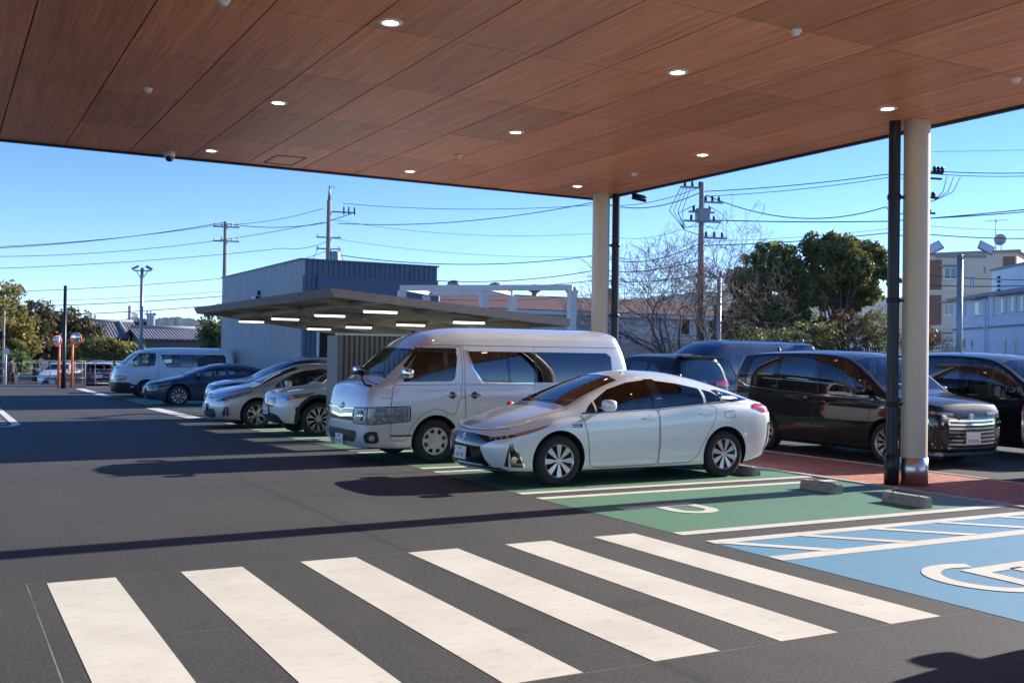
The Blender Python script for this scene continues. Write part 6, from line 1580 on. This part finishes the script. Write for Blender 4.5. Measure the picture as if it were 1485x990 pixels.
# ================================================================ vehicles
PT=lambda n,c,**k: paint(n,c,**k)
PW=PT('pearl_white_paint',(.72,.78,.76),metal=.2,rough=.32)
PS=PT('silver_paint',(.66,.68,.69),metal=.35,rough=.34)
PS2=PT('warm_silver_paint',(.58,.565,.555),metal=.5,rough=.36)
PC=PT('cream_white_paint',(.76,.77,.70),metal=.1,rough=.32)
PN=PT('navy_paint',(.018,.03,.06),metal=.2,rough=.4,spec=.3,dust=.3)
PB=PT('black_paint',(.004,.0045,.006),metal=0,rough=.5,spec=.1,coat=.85,dust=.12)
PB2=PT('dark_blue_paint',(.018,.04,.09),metal=.4,rough=.25)
PV=PT('van_white_paint',(.74,.78,.80),metal=0,rough=.3)
PG=PT('grey_beige_paint',(.40,.38,.34),metal=.5,rough=.3)
build_car('parked_hatchback',prius_spec('phv'),'pearl white hybrid hatchback parked nearest, amber accent by its headlight','car',(5.15,4.02,0),0,PW,details=prius_details)
build_car('parked_van',van_spec('mid'),'silver high roof passenger van with chrome grille and round under-mirror','van',(4.62,7.10,0),0,PS,details=van_details)
build_car('parked_suv',suv_spec('compact'),'cream white compact crossover with black wheel arch cladding beside the corrugated screen','car',(5.13,12.95,0),0,PC,details=suv_details)
build_car('parked_hatchback',prius30_spec(),'warm silver hatchback with five spoke wheels beside the cream crossover','car',(4.55,15.8,0),0,PS2,details=prius30_details)
def nosign(T,surf,S,pm): minivan_details(T,surf,S,pm,None)
build_car('parked_suv',suv_spec('coupe'),'dark navy crossover behind the warm silver hatchback under the carport','car',(5.2,18.6,0),0,PN,details=suv_details)
build_car('parked_hatchback',prius60_spec(),'dark navy low hatchback with machined wheels near the white van','car',(5.25,27.95,0),0,PN,details=p60_details)
build_car('parked_van',van_spec('low'),'plain white cargo van with black bumper at the far end of the row','van',(5.10,34.5,0),0,PV,details=van_details)
build_car('parked_hatchback',prius30_spec(),'pale car mostly hidden behind the plain white cargo van','car',(5.75,39.0,0),0,PW,details=prius30_details)
build_car('parked_minivan',minivan_spec(),'black minivan with wide chrome grille and white dealer plate behind the near column','car',(13.12,2.72,0),R_(90),PB,details=minivan_details)
build_car('parked_minivan',minivan_spec(),'black minivan at the right picture edge beside the chrome grilled one','car',(15.95,2.1,0),R_(90),PB,details=nosign)
build_car('parked_suv',suv_spec('coupe'),'beige grey car showing only its red tail lamp at the right edge','car',(16.62,-.85,0),R_(157),PG,details=suv_details)
build_car('parked_suv',suv_spec('tall'),'black four wheel drive seen from behind between the white hatchback and the minivan','car',(15.35,16.4,0),R_(-90),PB,details=suv_details)
build_car('parked_van',van_spec('high'),'dark blue high roof van in the rear row under the evergreens','van',(16.75,15.4,0),0,PB2,details=van_details)
build_car('passing_sedan',sedan_spec(),'white sedan on the road beyond the mesh fence','car',(at(74,550,54).x,53.5,-.64),R_(75),PW,details=sedan_details)
build_car('passing_suv',suv_spec('coupe'),'black crossover seen from behind on the road right of the orange posts','car',(at(150,550,53).x,55.5,-.64),R_(-96),PN,details=suv_details)
build_car('passing_sedan',sedan_spec(),'white car cut by the left picture edge','car',(at(-30,550,58).x,57,-.64),R_(180),PV,details=sedan_details)
build_car('parked_van',van_spec('low'),'white van standing inside the dark wash bay','van',(12.1,26.6,-.18),R_(90),PV,details=None)
build_car('parked_minivan',minivan_spec(),'black minivan in the bay beyond the blue one, its shadow at the lower right','car',(5.55,-4.85,0),0,PB,details=nosign)
# small red marker on the silver van's side (seen over the white bonnet) and red charm in the hatchback
m=MB(); m.lathe([(.001,.03),(.05,.02),(.07,-.01),(.001,-.03)],14,'y',(0,0,0)); m.beam((0,0,-.07),(0,0,-.01),.03,.03)
tag(obj('red_marker',m,M['redobj'],loc=(6.55,5.35,.885)),'small red disc standing beside the silver van above the white bonnet','marker')
m=MB(); m.tube([(6.55,5.35,0),(6.55,5.35,.92)],.02,8); o=obj('marker_post',m,M['greym'],None)
o.parent=bpy.data.objects['red_marker']; o.matrix_parent_inverse=Matrix.Translation((-6.55,-5.35,-.98))
m=MB(); m.beam((0,0,0),(.02,0,-.26),.012,.035); tag(obj('red_tag',m,M['redobj'],loc=(7.38,3.95,1.32)),'red ribbon tag hanging inside the white hatchback','tag')
m=MB(); m.b2(-1400,3300,-850,2400,-1.7,190); hz=bpy.data.materials.new('haze'); hz.use_nodes=True; nt=hz.node_tree; nt.nodes.clear()
_o=N(nt,'ShaderNodeOutputMaterial'); _v=N(nt,'ShaderNodeVolumePrincipled'); _v.inputs['Color'].default_value=(.6,.8,1,1); _v.inputs['Density'].default_value=.00007; _v.inputs['Anisotropy'].default_value=.3
nt.links.new(_v.outputs[0],_o.inputs['Volume']); tag(obj('haze',m,hz),kind='stuff')
# ================================================================ sky, sun
SC.world=bpy.data.worlds.new('World'); SC.world.use_nodes=True; nt=SC.world.node_tree
sky=nt.nodes.new('ShaderNodeTexSky'); sky.sky_type='NISHITA'; sky.sun_disc=False
EL=R_(22.5); SD=Vector((math.cos(EL),math.cos(EL)*.036,math.sin(EL))).normalized()
sky.sun_elevation=EL; sky.sun_rotation=math.atan2(SD.x,SD.y); sky.altitude=0; sky.air_density=.65; sky.dust_density=0; sky.ozone_density=3.0
bg=nt.nodes['Background']; bg.inputs[1].default_value=.112; hs=nt.nodes.new('ShaderNodeHueSaturation'); hs.inputs['Saturation'].default_value=1.2; hs.inputs['Hue'].default_value=.512; nt.links.new(sky.outputs[0],hs.inputs['Color']); nt.links.new(hs.outputs[0],bg.inputs[0])
sl=bpy.data.lights.new('sun','SUN'); sl.energy=4.7; sl.angle=R_(.5); sl.color=(1,.93,.84)
so=bpy.data.objects.new('sun',sl); COL.objects.link(so); so.rotation_euler=(-SD).to_track_quat('-Z','Y').to_euler(); so.location=(0,0,60)
SC.view_settings.view_transform='Standard'; SC.view_settings.look='None'; SC.view_settings.exposure=1.2; SC.view_settings.gamma=1
SC.render.engine='CYCLES'
SC.cycles.max_bounces=8; SC.cycles.transparent_max_bounces=24; SC.cycles.caustics_reflective=True; SC.cycles.sample_clamp_indirect=4; SC.cycles.blur_glossy=.3; SC.cycles.caustics_refractive=False
